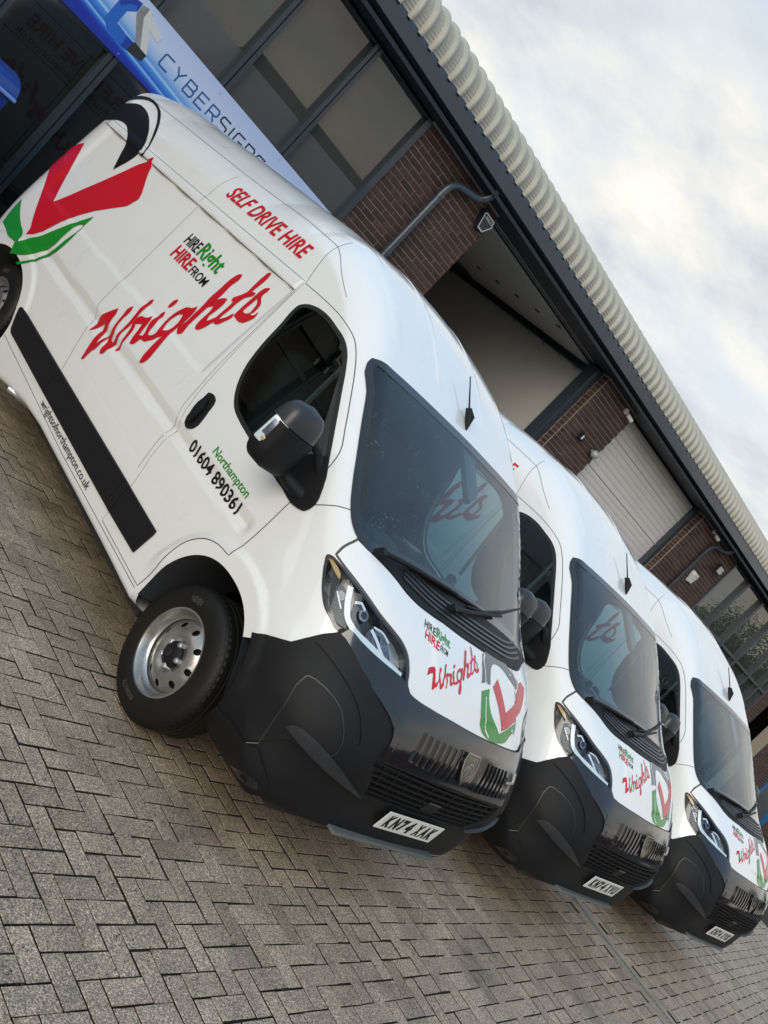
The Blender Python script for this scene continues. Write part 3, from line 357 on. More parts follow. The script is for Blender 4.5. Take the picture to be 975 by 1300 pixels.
'b_arcO':[(0.0092,1.322),(0.0411,1.334),(0.1193,1.344),(0.1927,1.342),(0.2597,1.323),(0.3331,1.295),(0.3022,1.271),(0.2271,1.297),(0.1565,1.317),(0.0977,1.317),(0.0584,1.301),(0.0452,1.276),(0.0411,1.25),(0.0221,1.246),(0.018,1.254),(-0.0182,1.238)],
'b_green':[(-0.0174,1.215),(0.0354,1.236),(0.0311,1.204),(0.0489,1.16),(0.1043,1.119),(0.1292,1.099),(0.2009,1.144),(0.2774,1.168),(0.2325,1.127),(0.1824,1.078),(0.1428,1.067),(0.0955,1.062),(0.05,1.066),(0.0172,1.079),(-0.0134,1.151)],
'b_red':[(0.1029,1.28),(0.0602,1.248),(0.0982,1.194),(0.1372,1.115),(0.2121,1.155),(0.3178,1.199),(0.4168,1.282),(0.3781,1.298),(0.2804,1.245),(0.157,1.185),(0.1268,1.242)],
'ws_left':[(-1.0832,1.98),(-1.0612,1.946),(-0.9657,1.849),(-0.8823,1.738),(-0.7987,1.609),(-0.7416,1.507),(-0.6987,1.435),(-0.6686,1.397),(-0.6336,1.374),(-0.5995,1.364),(-0.5554,1.361)],
'ws_top':[(-1.0832,1.98),(-1.0534,2.0),(-0.977,2.004),(-0.8175,2.011),(-0.5658,2.016),(-0.1768,2.021),(0.3203,2.018),(0.7612,2.015),(1.0382,2.021),(1.0604,2.012)],
'cowl_low':[(-0.5658,1.364),(-0.5315,1.364),(-0.4615,1.352),(-0.4142,1.337),(-0.3484,1.324),(-0.2374,1.337),(-0.2216,1.333),(-0.1427,1.335),(-0.0543,1.337),(0.0467,1.339),(0.1683,1.343),(0.238,1.344),(0.3351,1.356),(0.5218,1.387)],
'cowl_up':[(-0.5658,1.364),(-0.5162,1.387),(-0.4561,1.399),(-0.3755,1.414),(-0.2281,1.425),(-0.162,1.427),(-0.0068,1.432),(0.09,1.435)],
'bon_left':[(-0.6296,1.368),(-0.6477,1.301),(-0.6493,1.252),(-0.6266,1.251),(-0.5759,1.242),(-0.5244,1.23),(-0.4706,1.212),(-0.4169,1.199),(-0.3869,1.187),(-0.3578,1.165),(-0.336,1.118),(-0.32,1.071)],
'bon_front':[(-0.3108,1.055),(-0.2895,1.051),(-0.2255,1.052),(-0.1298,1.057),(-0.0566,1.056),(0.0247,1.059),(0.0995,1.062),(0.1514,1.069)],
'hl':[(-0.6691,1.235),(-0.6541,1.248),(-0.6449,1.249),(-0.575,1.241),(-0.5236,1.228),(-0.4698,1.21),(-0.4162,1.197),(-0.3841,1.187),(-0.3613,1.167),(-0.34,1.125),(-0.324,1.07),(-0.3528,1.081),(-0.3997,1.083),(-0.4512,1.083),(-0.4891,1.085),(-0.5153,1.088),(-0.535,1.06),(-0.5425,1.054),(-0.5712,1.066),(-0.5945,1.079),(-0.6173,1.107),(-0.6424,1.155),(-0.6618,1.202)],
'drl':[(-0.5703,1.209),(-0.5468,1.134),(-0.5284,1.099),(-0.5014,1.085),(-0.4597,1.084),(-0.3975,1.078)],
'bump_top':[(-0.677,0.779),(-0.66,0.808),(-0.6316,0.85),(-0.6033,0.889),(-0.5868,0.938),(-0.5623,1.006),(-0.5408,1.051)],
'bump_arch':[(-0.677,0.779),(-0.6623,0.743),(-0.6409,0.66),(-0.6247,0.548),(-0.606,0.434),(-0.558,0.244)],
'bump_bot':[(-0.5557,0.241),(-0.5086,0.249),(-0.4654,0.271),(-0.4447,0.352),(-0.3725,0.39),(-0.2275,0.386)],
'gr_side':[(-0.5265,1.063),(-0.4564,1.017),(-0.3975,0.982),(-0.3587,0.963),(-0.3171,0.926),(-0.3033,0.869),(-0.2991,0.796),(-0.2452,0.603)],
'gr_mesh':[(-0.3107,0.78),(0.2277,0.823),(0.2347,0.63),(-0.2466,0.609)],
'fogpanel':[(-0.606,0.434),(-0.5382,0.466),(-0.5176,0.518),(-0.5347,0.71),(-0.5405,0.838),(-0.5369,0.853),(-0.521,0.865),(-0.4488,0.853),(-0.4348,0.832),(-0.4037,0.724),(-0.4075,0.692)],
'scoop':[(-0.5043,0.655),(-0.4897,0.7),(-0.406,0.694),(-0.2517,0.603),(-0.3526,0.634),(-0.4396,0.646)],
'fins':[(-0.2235,0.955),(-0.1724,0.906),(0.1739,0.976),(0.192,0.892)],
'emblem':[(-0.0592,0.985),(0.0201,0.991),(-0.0014,0.87),(-0.0459,0.849)],
'win_out':[(2.012,1.936),(1.95,1.961),(1.849,1.974),(1.714,1.963),(1.611,1.947),(1.529,1.913),(1.454,1.86),(1.34,1.761),(1.194,1.63),(1.077,1.523),(0.956,1.403),(0.92,1.336),(0.932,1.278),(0.964,1.266),(1.113,1.267),(1.232,1.268),(1.56,1.288),(1.666,1.298),(1.776,1.321),(1.856,1.371),(1.941,1.474),(1.997,1.63),(2.022,1.782),(2.043,1.868),(2.042,1.905)],
'door_front':[(2.155,2.013),(1.964,2.018),(1.806,2.019),(1.669,2.004),(1.574,1.981),(1.5,1.942),(1.408,1.876),(1.278,1.765),(1.157,1.654),(1.065,1.564),(1.036,1.496)],
'door_low':[(1.026,1.266),(1.035,1.124),(1.027,1.114),(1.024,1.038),(1.028,0.884),(1.124,0.873),(1.223,0.828),(1.3,0.742),(1.335,0.64),(1.351,0.533),(1.349,0.403),(1.757,0.388)],
'door_rear':[(2.155,2.013),(2.089,1.388),(1.981,0.982),(1.973,0.901),(1.921,0.641)],
'apil':[(0.92,1.33),(0.845,1.403),(0.8,1.434)],
'seamv':[(3.53,2.208),(3.415,1.56)],
'seamv2':[(2.154,2.024),(2.327,2.354)],
'rooflineTop':[(3.517,2.248),(2.387,2.284)],
'strip':[(1.532,0.628),(1.559,0.463),(3.972,0.623),(3.981,0.611),(3.958,0.482),(3.927,0.46)],
'handle':[(1.95,1.07),(1.864,1.068),(1.892,1.267),(1.97,1.273),(1.998,1.246)],
'apil_c':[(-0.7923,1.33),(-0.74,1.403),(-0.698,1.434)],
'hl_mod1':[(-0.6037,1.195),(-0.5945,1.203),(-0.5709,1.188),(-0.5624,1.162),(-0.5557,1.126),(-0.5411,1.117),(-0.532,1.093),(-0.5552,1.081),(-0.5854,1.102),(-0.5994,1.139)],
'hl_refl':[(-0.5451,1.189),(-0.5338,1.211),(-0.5093,1.201),(-0.5097,1.183),(-0.5268,1.178),(-0.5309,1.159),(-0.5096,1.14),(-0.4852,1.114),(-0.5162,1.118)],
'hl_mod2':[(-0.4775,1.165),(-0.4467,1.177),(-0.4093,1.16),(-0.391,1.107),(-0.405,1.097),(-0.4386,1.104),(-0.4662,1.104),(-0.4771,1.154)],
'hl_inner':[(-0.475,1.179),(-0.4447,1.195),(-0.414,1.191),(-0.3807,1.177),(-0.3567,1.147),(-0.3359,1.089),(-0.3745,1.089),(-0.406,1.158),(-0.4467,1.177)],
'hl_gold':[(-0.6688,1.23),(-0.6602,1.241),(-0.6161,1.223),(-0.6107,1.204),(-0.6215,1.207)],
'CHAM':[(-0.5638,0.961),(-0.5309,0.962),(-0.4823,0.948),(-0.4434,0.925),(-0.4131,0.893),(-0.3889,0.85),(-0.3696,0.796),(-0.3743,0.842),(-0.3793,0.902),(-0.3882,0.962),(-0.4015,0.985),(-0.4564,1.017),(-0.5175,1.056),(-0.5341,1.055),(-0.5527,1.01)],
}
# ------------------------------------------------------------------ body surface of the panel van (f<0 inside)
def catmull(P,n=12):
    P=np.array(P,float); out=[]
    Q=np.vstack([2*P[0]-P[1],P,2*P[-1]-P[-2]])
    for i in range(1,len(Q)-2):
        p0,p1,p2,p3=Q[i-1:i+3]
        # centripetal-ish: use chord-length hermite
        d1=np.hypot(*(p1-p0));d2=np.hypot(*(p2-p1));d3=np.hypot(*(p3-p2))
        m1=d2*((p1-p0)/d1*d2/(d1+d2)+(p2-p1)/d2*d1/(d1+d2))
        m2=d2*((p2-p1)/d2*d3/(d2+d3)+(p3-p2)/d3*d2/(d2+d3))
        for t in np.arange(n)/n:
            out.append((2*t**3-3*t*t+1)*p1+(t**3-2*t*t+t)*m1+(-2*t**3+3*t*t)*p2+(t**3-t*t)*m2)
    out.append(P[-1]); return np.array(out)
PROF=[(.6,.22),(0.30,.235),(0.10,.26),(0.02,.34),(-.012,.45),(-.022,.57),(-.052,.66),(-.06,.75),(-.045,.88),(-.005,.98),(.06,1.07),(.15,1.165),(.28,1.27),(.42,1.35),(.55,1.42),(.75,1.56),(1.0,1.745),(1.25,1.925),(1.40,2.03),(1.52,2.112),(1.7,2.23),(1.95,2.36),(2.25,2.455),(2.6,2.475),(3.2,2.465),(4.5,2.43),(5.15,2.395),(5.3,2.36),(5.355,2.25),(5.375,1.9),(5.385,1.5),(5.38,.6),(5.35,.42),(5.3,.34),(3.,.305),(1.5,.305),(1.3,.30),(1.0,.26)]
WZ=[(.20,.97),(.30,.99),(.45,1.005),(.6,1.015),(.8,1.025),(1.0,1.025),(1.2,1.012),(1.5,.985),(1.8,.952),(2.0,.925),(2.15,.895),(2.28,.855),(2.5,.78)]
BOW=[(.2,.06),(.7,.08),(1.0,.22),(1.1,.24),(1.4,.23),(2.0,.13),(2.3,.05),(2.5,0.0)]
KK=[(.2,.42),(.95,.50),(1.15,.38),(1.4,.16),(1.9,.15),(2.1,.2),(2.5,.25)]
class Shape:
    detail=True
    def __init__(s):
        P=catmull(PROF,8); s.P=np.vstack([P,P[:1]])
        s.h=.02; s.y0=-.6; s.z0=-.4
        ys=np.arange(s.y0,6.2,s.h); zs=np.arange(s.z0,3.2,s.h)
        Y,Z=np.meshgrid(ys,zs,indexing='ij'); q=np.stack([Y.ravel(),Z.ravel()],1)
        D=np.full(len(q),1e9); ins=np.zeros(len(q),bool)
        for a,b in zip(s.P[:-1],s.P[1:]):
            d=b-a; L=d@d
            if L<1e-12: continue
            t=np.clip(((q-a)@d)/L,0,1); e=q-a-t[:,None]*d; D=np.minimum(D,e[:,0]**2+e[:,1]**2)
            c=((a[1]>q[:,1])!=(b[1]>q[:,1])); 
            if abs(d[1])>1e-12: ins^=c&(q[:,0]<(b[0]-a[0])*(q[:,1]-a[1])/(b[1]-a[1])+a[0])
        D=np.sqrt(D); D[ins]*=-1; s.G=D.reshape(Y.shape)
    TT={}
    def table(s,T,v):
        k=id(T)
        if k not in s.TT:
            g=np.arange(-.6,3.4,.01);q=np.interp(g,[t[0] for t in T],[t[1] for t in T]);w=np.exp(-.5*(np.arange(-12,13)*.01/.045)**2);w/=w.sum()
            s.TT[k]=(g,np.convolve(np.pad(q,12,mode='edge'),w,'valid'))
        return np.interp(v,*s.TT[k])
    def prof(s,y,z):
        u=np.clip((y-s.y0)/s.h,0,s.G.shape[0]-1.001); v=np.clip((z-s.z0)/s.h,0,s.G.shape[1]-1.001)
        i=u.astype(int); j=v.astype(int); a=u-i; b=v-j; G=s.G
        return (G[i,j]*(1-a)+G[i+1,j]*a)*(1-b)+(G[i,j+1]*(1-a)+G[i+1,j+1]*a)*b
    def f(s,P):
        x=np.abs(P[:,0]); y=P[:,1]; z=P[:,2]
        ip=s.table
        bow=ip(BOW,z)*np.minimum(x,1.1)**2*np.clip((2.6-y)/1.6,0,1)
        fp=s.prof(y-bow, z+.13*np.minimum(x,1)**2*np.clip((z-2.0)/.3,0,1)*np.clip((y-1.3)/1.2,.25,1))
        W=ip(WZ,z)
        if s.detail:
            ss=lambda v,a,b:(lambda t:t*t*(3-2*t))(np.clip((v-a)/(b-a),0,1))
            band=ss(y,1.06,1.12)*(1-ss(y,4.25,4.4))
            zb=z-(.992+.020*(2.8-y))
            W=W-.017*np.clip(np.minimum((zb+.062)/.055,(.052-zb)/.052),0,1)*band
            W=W-.010*np.clip((z-(1.30-.033*(y-2.13))+.018)/.034,0,1)*ss(y,2.16,2.2)*(1-ss(y,4.9,5.))*(1-ss(z-(1.951-.035*(y-2.17)),-.01,0))
            W=W+.009*np.clip((z-(1.951-.035*(y-2.17))+.012)/.02,0,1)*ss(y,2.16,2.19)*(1-ss(y,5.0,5.1))*(1-ss(z-(2.02-.04*(y-2.167)),-.025,.025))
            for yc,a,b in ((.925,.415,.475),(4.55,.535,.42)):
                rho=(np.abs((y-yc)/a)**2.3+np.abs(np.maximum(z-.36,0)/b)**2.3)**(1/2.3)
                W=W+.013*(1-ss(rho,1.16,1.27))*ss(z,.45,.6)
            # raised centre of the bonnet, pressed ribs of the high roof
            bo=ss(z,1.10,1.14)*(1-ss(z,1.30,1.36))*(1-ss(y,.75,.85))
            fp=fp-.010*bo*(1-ss(x,.42,.47))
            cab=ss(z,2.10,2.16)*(1-ss(y,2.4,2.6))
            fp=fp-.004*cab*(ss(x,.635,.66)*(1-ss(x,.70,.73))+ss(x,.235,.255)*(1-ss(x,.28,.30))*ss(y,1.52,1.56))
        fs=x-W
        k=ip(KK,z)
        cg=np.clip((y-2.2)/.8,0,1)
        k=k+(.40-k)*cg*np.clip((z-1.6)/.5,0,1)
        rr=np.clip((y-4.6)/.4,0,1); k=k*(1-rr)+.36*rr
        sb=np.clip((y-1.0)/.4,0,1)*np.clip((.75-z)/.2,0,1)
        k=k*(1-sb)+.04*sb
        h=np.maximum(k-np.abs(fp-fs),0)/k
        return np.maximum(fp,fs)+h*h*k*.25
    def grad(s,P,e=2e-3):
        g=np.stack([s.f(P+np.eye(3)[i]*e)-s.f(P-np.eye(3)[i]*e) for i in range(3)],1)
        return g/np.maximum(np.linalg.norm(g,axis=1,keepdims=True),1e-9)
    def cast(s,O,D,t0=0,t1=3.,n=40):
        """from inside outward: last crossing via bisection"""
        O=np.atleast_2d(O);D=np.atleast_2d(D)
        lo=np.full(len(O),t0,float);hi=np.full(len(O),t1,float)
        for _ in range(n):
            m=(lo+hi)/2; ins=s.f(O+m[:,None]*D)<0
            lo=np.where(ins,m,lo);hi=np.where(ins,hi,m)
        return O+lo[:,None]*D
S=Shape()
YC=1.9
def basis(kind,p,sgn=-1):
    p=np.asarray(p,float);n=len(p);z=np.zeros(n);o=np.ones(n)
    if kind=='S': return np.stack([z,p[:,0],p[:,1]],1),np.stack([sgn*o,z,z],1)
    if kind=='C': return np.stack([z,YC*o,p[:,1]],1),np.stack([np.sin(p[:,0]),-np.cos(p[:,0]),z],1)
    if kind=='T': return np.stack([p[:,0],p[:,1],1.4*o],1),np.stack([z,z,o],1)
    if kind=='R': return np.stack([p[:,0],4.0*o,p[:,1]],1),np.stack([z,o,z],1)
KS={'S':(1,1),'C':(1.6,1),'T':(1,1),'R':(1,1)}
def project(kind,p,off,sgn=-1):
    O,D=basis(kind,p,sgn);P=S.cast(O,D,0,2.4,34);n=S.grad(P);return P+n*off,n
def patch(name,kind,loops,m,parent,off=.003,depth=.01,res=.05,sgn=-1,flat=False):
    k=np.array(KS[kind]);v,f,bd=cdt([np.asarray(l,float)*k for l in loops],res,len(loops)==1);v=v/k
    P,n=project(kind,v,(off(v)[:,None] if callable(off) else off),sgn)
    f=[t if np.dot(np.cross(P[t[1]]-P[t[0]],P[t[2]]-P[t[0]]),n[t[0]])>0 else t[::-1] for t in f]
    V=list(P);NN=list(n);F=list(f)
    if depth>0:
        flip=None
        use={}
        for t in f:
            for i in range(3): use[(t[i],t[(i+1)%3])]=1
        for a,b in bd:
            if (a,b) not in use:a,b=b,a
            q=len(V);V+=[P[a],P[b],P[b]-n[b]*depth,P[a]-n[a]*depth];NN+=[(0,0,0)]*4;F.append((q+1,q,q+3,q+2))
    return obj_from(name,V,F,m,parent,True,None if flat else NN)
def ribbon_mesh(kind,line,w,off,sgn=-1,closed=False,res=.03):
    k=np.array(KS[kind]);l=dens(np.asarray(line,float)*k,res,closed)
    if closed:l=np.vstack([l,l[:1]])
    t=np.gradient(l,axis=0);t/=np.maximum(np.hypot(t[:,0],t[:,1]),1e-9)[:,None];nn=np.stack([-t[:,1],t[:,0]],1)
    a,b=(l+nn*w/2)/k,(l-nn*w/2)/k
    Pa,na=project(kind,a,off,sgn);Pb,nb=project(kind,b,off,sgn);N=len(l)
    V=np.vstack([Pa,Pb]);F=[(i,N+i,N+i+1,i+1) for i in range(N-1)]
    t0=F[0]
    if np.dot(np.cross(V[t0[1]]-V[t0[0]],V[t0[2]]-V[t0[0]]),na[0])<0:F=[q[::-1] for q in F]
    return V,F,np.vstack([na,nb])
def ribbons(name,items,m,parent):
    V=[];F=[];NN=[]
    for it in items:
        v,f,n=ribbon_mesh(*it[0],**(it[1] if len(it)>1 else {}));o=len(V);V+=list(v);NN+=list(n);F+=[tuple(i+o for i in q) for q in f]
    return obj_from(name,V,F,m,parent,True,NN)
_H=text2d('H')[0][:,1].max()
def lettering(name,text,kind,fn,width,height,m,parent,bold=.0,shear=0.,sgn=-1,off=.0025,track=0.):
    """text laid on the surface; fn maps (u 0..width, v) to the surface parameters"""
    v,f=text2d(text,bold,shear);u=v[:,0]/v[:,0].max()*width;h=v[:,1]/_H*height
    P,n=project(kind,np.array([fn(a,b) for a,b in zip(u,h)]),off,sgn)
    f=[t if np.dot(np.cross(P[t[1]]-P[t[0]],P[t[2]]-P[t[0]]),n[t[0]])>0 else t[::-1] for t in f]
    return obj_from(name,P,f,m,parent,True,n)
mir=lambda L:[(-a,b) for a,b in L]
D_=D
# ---- outlines shared by the body and its parts
def sym(half):      # half outline from x=0 ... back to x=0 along the left; closed by its mirror image
    return list(half)+[(-a,b) for a,b in half[::-1]]
WIN=smooth_loop(D['win_out'],3)
COWL_LOW=[(-.5673,1.365),(-.5328,1.362),(-.4629,1.35),(-.4156,1.337),(-.35,1.329),(-.235,1.334),(-.138,1.333),(-.05,1.334)]
COWL_UP=[(-.5673,1.368),(-.5173,1.388),(-.457,1.402),(-.3763,1.415),(-.2286,1.427),(-.1,1.432)]
WS=smooth_loop(sym([(-.1768,2.0185),(-.5658,2.015),(-.8175,2.011),(-.9771,2.004),(-1.05,1.996),(-1.0832,1.975),(-1.075,1.946),(-.9654,1.849),(-.8821,1.738),(-.7988,1.609),(-.7421,1.508),(-.6996,1.436),(-.6701,1.399),(-.6356,1.375),(-.6,1.366)]+COWL_UP),3)
BON=[(-.05,1.334)][:0]+COWL_LOW[::-1]+[(-.6317,1.368),(-.6506,1.305),(-.6529,1.262),(-.6309,1.257),(-.5815,1.249),(-.5305,1.236),(-.4759,1.217),(-.4196,1.202),(-.3892,1.191),(-.3601,1.168),(-.3382,1.122),(-.3263,1.074),(-.3131,1.059),(-.2916,1.054),(-.2271,1.054),(-.1304,1.058),(-.0567,1.058)]
BONL=smooth_loop(sym(BON),3)
HL=smooth_loop(D['hl'],3)
hb=[(-.5418,1.067),(-.5228,1.095),(-.4968,1.091),(-.4586,1.089),(-.4053,1.087),(-.3556,1.083),(-.3263,1.072)]
bf=[(-.3131,1.055),(-.2916,1.05),(-.2271,1.05),(-.1304,1.054),(-.0567,1.054)]
BUMP=sym(bf[::-1]+hb[::-1]+D['bump_top'][::-1]+D['bump_arch'][1:]+[(-.5131,.252),(-.4703,.268),(-.4461,.33),(-.38,.372),(-.2275,.372),(-.1,.372)])
CHAM=D['CHAM']
GRILLE=[(-.3127,.785),(-.295,.735),(-.2467,.609),(.2467,.609),(.295,.735),(.3127,.785),(.15,.80),(-.15,.80)]
ARCH=[(.925,.415,.475,2.3),(4.55,.535,.42,2.2)]
def arch_rho(y,z,i):
    yc,a,b,n=ARCH[i];return (np.abs((y-yc)/a)**n+np.abs(np.maximum(z-.36,0)/b)**n)**(1/n)
def th_of(P): return np.arctan2(P[:,0],YC-P[:,1])
def build_body(name,parent,m,off=0.,ymax=None,h=.017):
    lo=np.array([-1.15,-.2,.16]);hi=np.array([1.15,5.5,2.62]);V=[];F=[]
    idx={}
    def grid(ax,val,flip):
        a,b=[i for i in range(3) if i!=ax]
        na=int(round((hi[a]-lo[a])/h));nb=int(round((hi[b]-lo[b])/h))
        A=np.linspace(lo[a],hi[a],na+1);B=np.linspace(lo[b],hi[b],nb+1);o=len(V)
        G=np.zeros((na+1,nb+1,3));G[...,a]=A[:,None];G[...,b]=B[None,:];G[...,ax]=val
        V.extend(G.reshape(-1,3))
        i,j=np.meshgrid(np.arange(na),np.arange(nb),indexing='ij');q=np.stack([i*(nb+1)+j,(i+1)*(nb+1)+j,(i+1)*(nb+1)+j+1,i*(nb+1)+j+1],-1).reshape(-1,4)+o
        F.append(q[:,::-1] if flip else q)
    grid(0,lo[0],True);grid(0,hi[0],False);grid(1,lo[1],False);grid(1,hi[1],True);grid(2,lo[2],True);grid(2,hi[2],False)
    V=np.array(V);F=np.vstack(F)
    key=np.round(V*1e4).astype(np.int64);_,first,inv=np.unique(key,axis=0,return_index=True,return_inverse=True);V=V[first];F=inv.ravel()[F]
    O=np.stack([np.zeros(len(V)),np.clip(V[:,1],1.5,4.9),np.clip(V[:,2],.95,1.75)],1)
    P=S.cast(O,V-O,0,1.,34);n=S.grad(P)
    c=P[F].mean(1);keep=np.ones(len(F),bool)
    side=np.abs(c[:,0])>.8
    for i in (0,1):
        keep&=~((np.abs(c[:,0])>.55)&(arch_rho(c[:,1],c[:,2],i)<1.)&(n[F[:,0],2]>-2))
    CUT=[('S',inset(WIN,.008)),('C',inset(WS,.010)),('C',inset(BUMP,.02)),('C',inset(HL,.003)),('C',inset(np.array(mir(HL)),.003))]
    keep&=~(side&inside(CUT[0][1],c[:,1:3]))
    th=th_of(c);q=np.stack([th,c[:,2]],1);fr=c[:,1]<1.9
    keep&=~(fr&inside(CUT[1][1],q))
    keep&=~(fr&(c[:,1]<1.1)&inside(CUT[2][1],q))
    keep&=~((c[:,1]<1.0)&(c[:,2]<.5))&~((c[:,1]<.70)&(c[:,2]<.762))
    for L in (CUT[3][1],CUT[4][1]): keep&=~(fr&inside(L,q))
    if ymax: keep&=(c[:,1]<ymax)&(c[:,2]>.75)
    F=F[keep]
    used=np.unique(F);remap=-np.ones(len(V),int);remap[used]=np.arange(len(used));P=P[used];n=n[used];F=remap[F]
    # snap the arch edge to its curve
    for i in (0,1):
        yc,a,b,nn=ARCH[i];r=arch_rho(P[:,1],P[:,2],i);e=np.bincount(F.ravel(),minlength=len(P))<4
        s=e&(np.abs(P[:,0])>.8)&(np.abs(r-1)<.09)&(P[:,2]>.36)
        k=r[s];y=yc+(P[s,1]-yc)/k;z=.36+(P[s,2]-.36)/k;sg=np.sign(P[s,0])
        for g in (-1,1):
            w=sg==g
            if w.any():
                Q,N=project('S',np.stack([y[w],z[w]],1),0,g);ix=np.where(s)[0][w];P[ix]=Q;n[ix]=N
    # pull the ragged edge of each opening onto its outline
    ee=np.sort(np.stack([F,np.roll(F,-1,1)],-1).reshape(-1,2),1);eu,ec=np.unique(ee,axis=0,return_counts=True);bv=np.unique(eu[ec==1])
    for kind,pl in CUT:
        ks=np.array(KS[kind]);pl=dens(np.asarray(pl)*ks,.006)
        for g in ((-1,1) if kind=='S' else (0,)):
            ix=bv[(P[bv,1]<2.3)&((np.sign(P[bv,0])==g) if g else True)]
            if kind=='S': ix=ix[np.abs(P[ix,0])>.8];uv=P[ix,1:3]
            else: uv=np.stack([th_of(P[ix]),P[ix,2]],1)*ks
            d=np.hypot(uv[:,None,0]-pl[None,:,0],uv[:,None,1]-pl[None,:,1]);j=d.argmin(1);m_=d.min(1)<h*1.25
            if m_.any():
                Q,N=project(kind,pl[j[m_]]/ks,0,g or -1);P[ix[m_]]=Q;n[ix[m_]]=N
    P=P+n*off
    if off<0: F=F[:,::-1];n=-n
    return obj_from(name,P,F,m,parent,True,n)
def lathe(mb,prof,n=64,x0=0,closed=True):
    """profile (x,r) turned about the X axis"""
    vs=[];fs=[];k=len(prof)
    for i in range(n):
        t=2*math.pi*i/n
        for (x,r) in prof: vs.append((x0+x,r*math.cos(t),r*math.sin(t)))
    for i in range(n):
        j=(i+1)%n
        for q in range(k-1): fs.append((i*k+q,i*k+q+1,j*k+q+1,j*k+q))
    mb.add(vs,fs)
def make_wheel(parent,x,y,sg,steer=0):
    """outer face towards sg*X"""
    w=empty('wheel',(x,y,.352),steer);w.parent=parent
    t=MB();prof=[(.0,.215),(.012,.222),(.018,.245),(.020,.28),(.014,.315),(.004,.335),(-.006,.346),(-.022,.352)]
    for g in (-.062,-.1,-.138,-.176): prof+=[(g+.007,.3525),(g+.005,.345),(g-.005,.345),(g-.007,.3525)]
    prof+=[(-.198,.352),(-.214,.346),(-.226,.32),(-.228,.25),(-.222,.22)]
    lathe(t,[(sg*a,r) for a,r in prof],72);ty=t.build('tyre','rubber_tyre',w,True)
    # shoulder blocks
    sb=MB()
    for i in range(60):
        a=2*math.pi*i/60;cs,sn=math.cos(a),math.sin(a);da=.028
        P=lambda x,r,b:(sg*x,r*math.cos(a+b),r*math.sin(a+b))
        sb.add([P(.004,.337,-da),P(.004,.337,da),P(-.022,.3545,da),P(-.022,.3545,-da),P(-.052,.3555,da),P(-.052,.3555,-da),P(-.01,.325,-da),P(-.01,.325,da)],[(0,1,2,3),(3,2,4,5),(6,7,1,0)])
    sb.build('tread_shoulder','rubber_tyre',w)
    # sidewall lettering, bent round the rim
    for txt,a0,rr,hh in (('NEXEN',rad(118),.262,.030),('ROADIAN CTX',rad(-78),.262,.022)):
        v,f=text2d(txt,.012);u=v[:,0]*hh/_H*.69*1.2
        V=[]
        for (uu,vv) in zip(u,v[:,1]/_H*hh):
            a=a0-(uu/.262);r=rr+vv-.005;xx=.0205-.0 if r<.285 else .019
            V.append((sg*(xx+.001),sg*r*math.cos(a),r*math.sin(a)))
        o=obj_from('lettering',V,f,'tyre_letter',w)
    r=MB();lathe(r,[(sg*a,b) for a,b in [(-.20,.19),(-.05,.197),(-.01,.203),(.006,.222),(.012,.222),(.012,.214),(-.002,.204),(-.02,.198),(-.036,.190),(-.040,.182)]],72)
    # dished disc with eight round windows
    prof=lambda q:np.interp(q,[.0,.075,.085,.105,.135,.17,.183],[-.028,-.028,-.018,-.012,-.020,-.045,-.052])
    circ=lambda cx,cy,rr,n:[(cx+rr*math.cos(2*math.pi*k/n),cy+rr*math.sin(2*math.pi*k/n)) for k in range(n)]
    loops=[circ(0,0,.186,56)]+[circ(.148*math.cos(a),.148*math.sin(a),.0165,14) for a in [2*math.pi*(k+.3)/9 for k in range(9)]]
    v,f,bd=cdt(loops,.014);vx=prof(np.hypot(v[:,0],v[:,1]))
    V=[(sg*vx[i],v[i,0],v[i,1]) for i in range(len(v))];r.add(V,f)
    r.build('rim','steel_rim',w,True)
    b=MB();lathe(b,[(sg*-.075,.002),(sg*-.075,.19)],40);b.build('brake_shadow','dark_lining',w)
    h=MB();lathe(h,[(sg*a,q) for a,q in [(-.03,.066),(-.012,.064),(-.004,.055),(.004,.035),(.006,.0)]],20);hc=h.build('hub_cap','black_plastic',w,True)
    for k in range(5):
        a=2*math.pi*k/5+.5;n=MB();cx,cy=.062*math.cos(a),.062*math.sin(a)
        lathe(n,[(sg*-.03,.014),(sg*-.002,.0135),(sg*.003,.009),(sg*.003,0)],10)
        n.v=[(p[0],p[1]+cx,p[2]+cy) for p in n.v];n.build('wheel_nut','satin_silver',w,False)
    sh=MB();sh.prism([(-.02,.022),(.02,.022),(.018,-.004),(0,-.024),(-.018,-.004)],lambda p:(sg*.004,p[0]*-sg,p[1]),lambda p:(sg*.0075,p[0]*-sg,p[1]));sh.build('hub_badge','gloss_black',w)
    return w
mat('tyre_letter',(.07,.07,.07),.6)
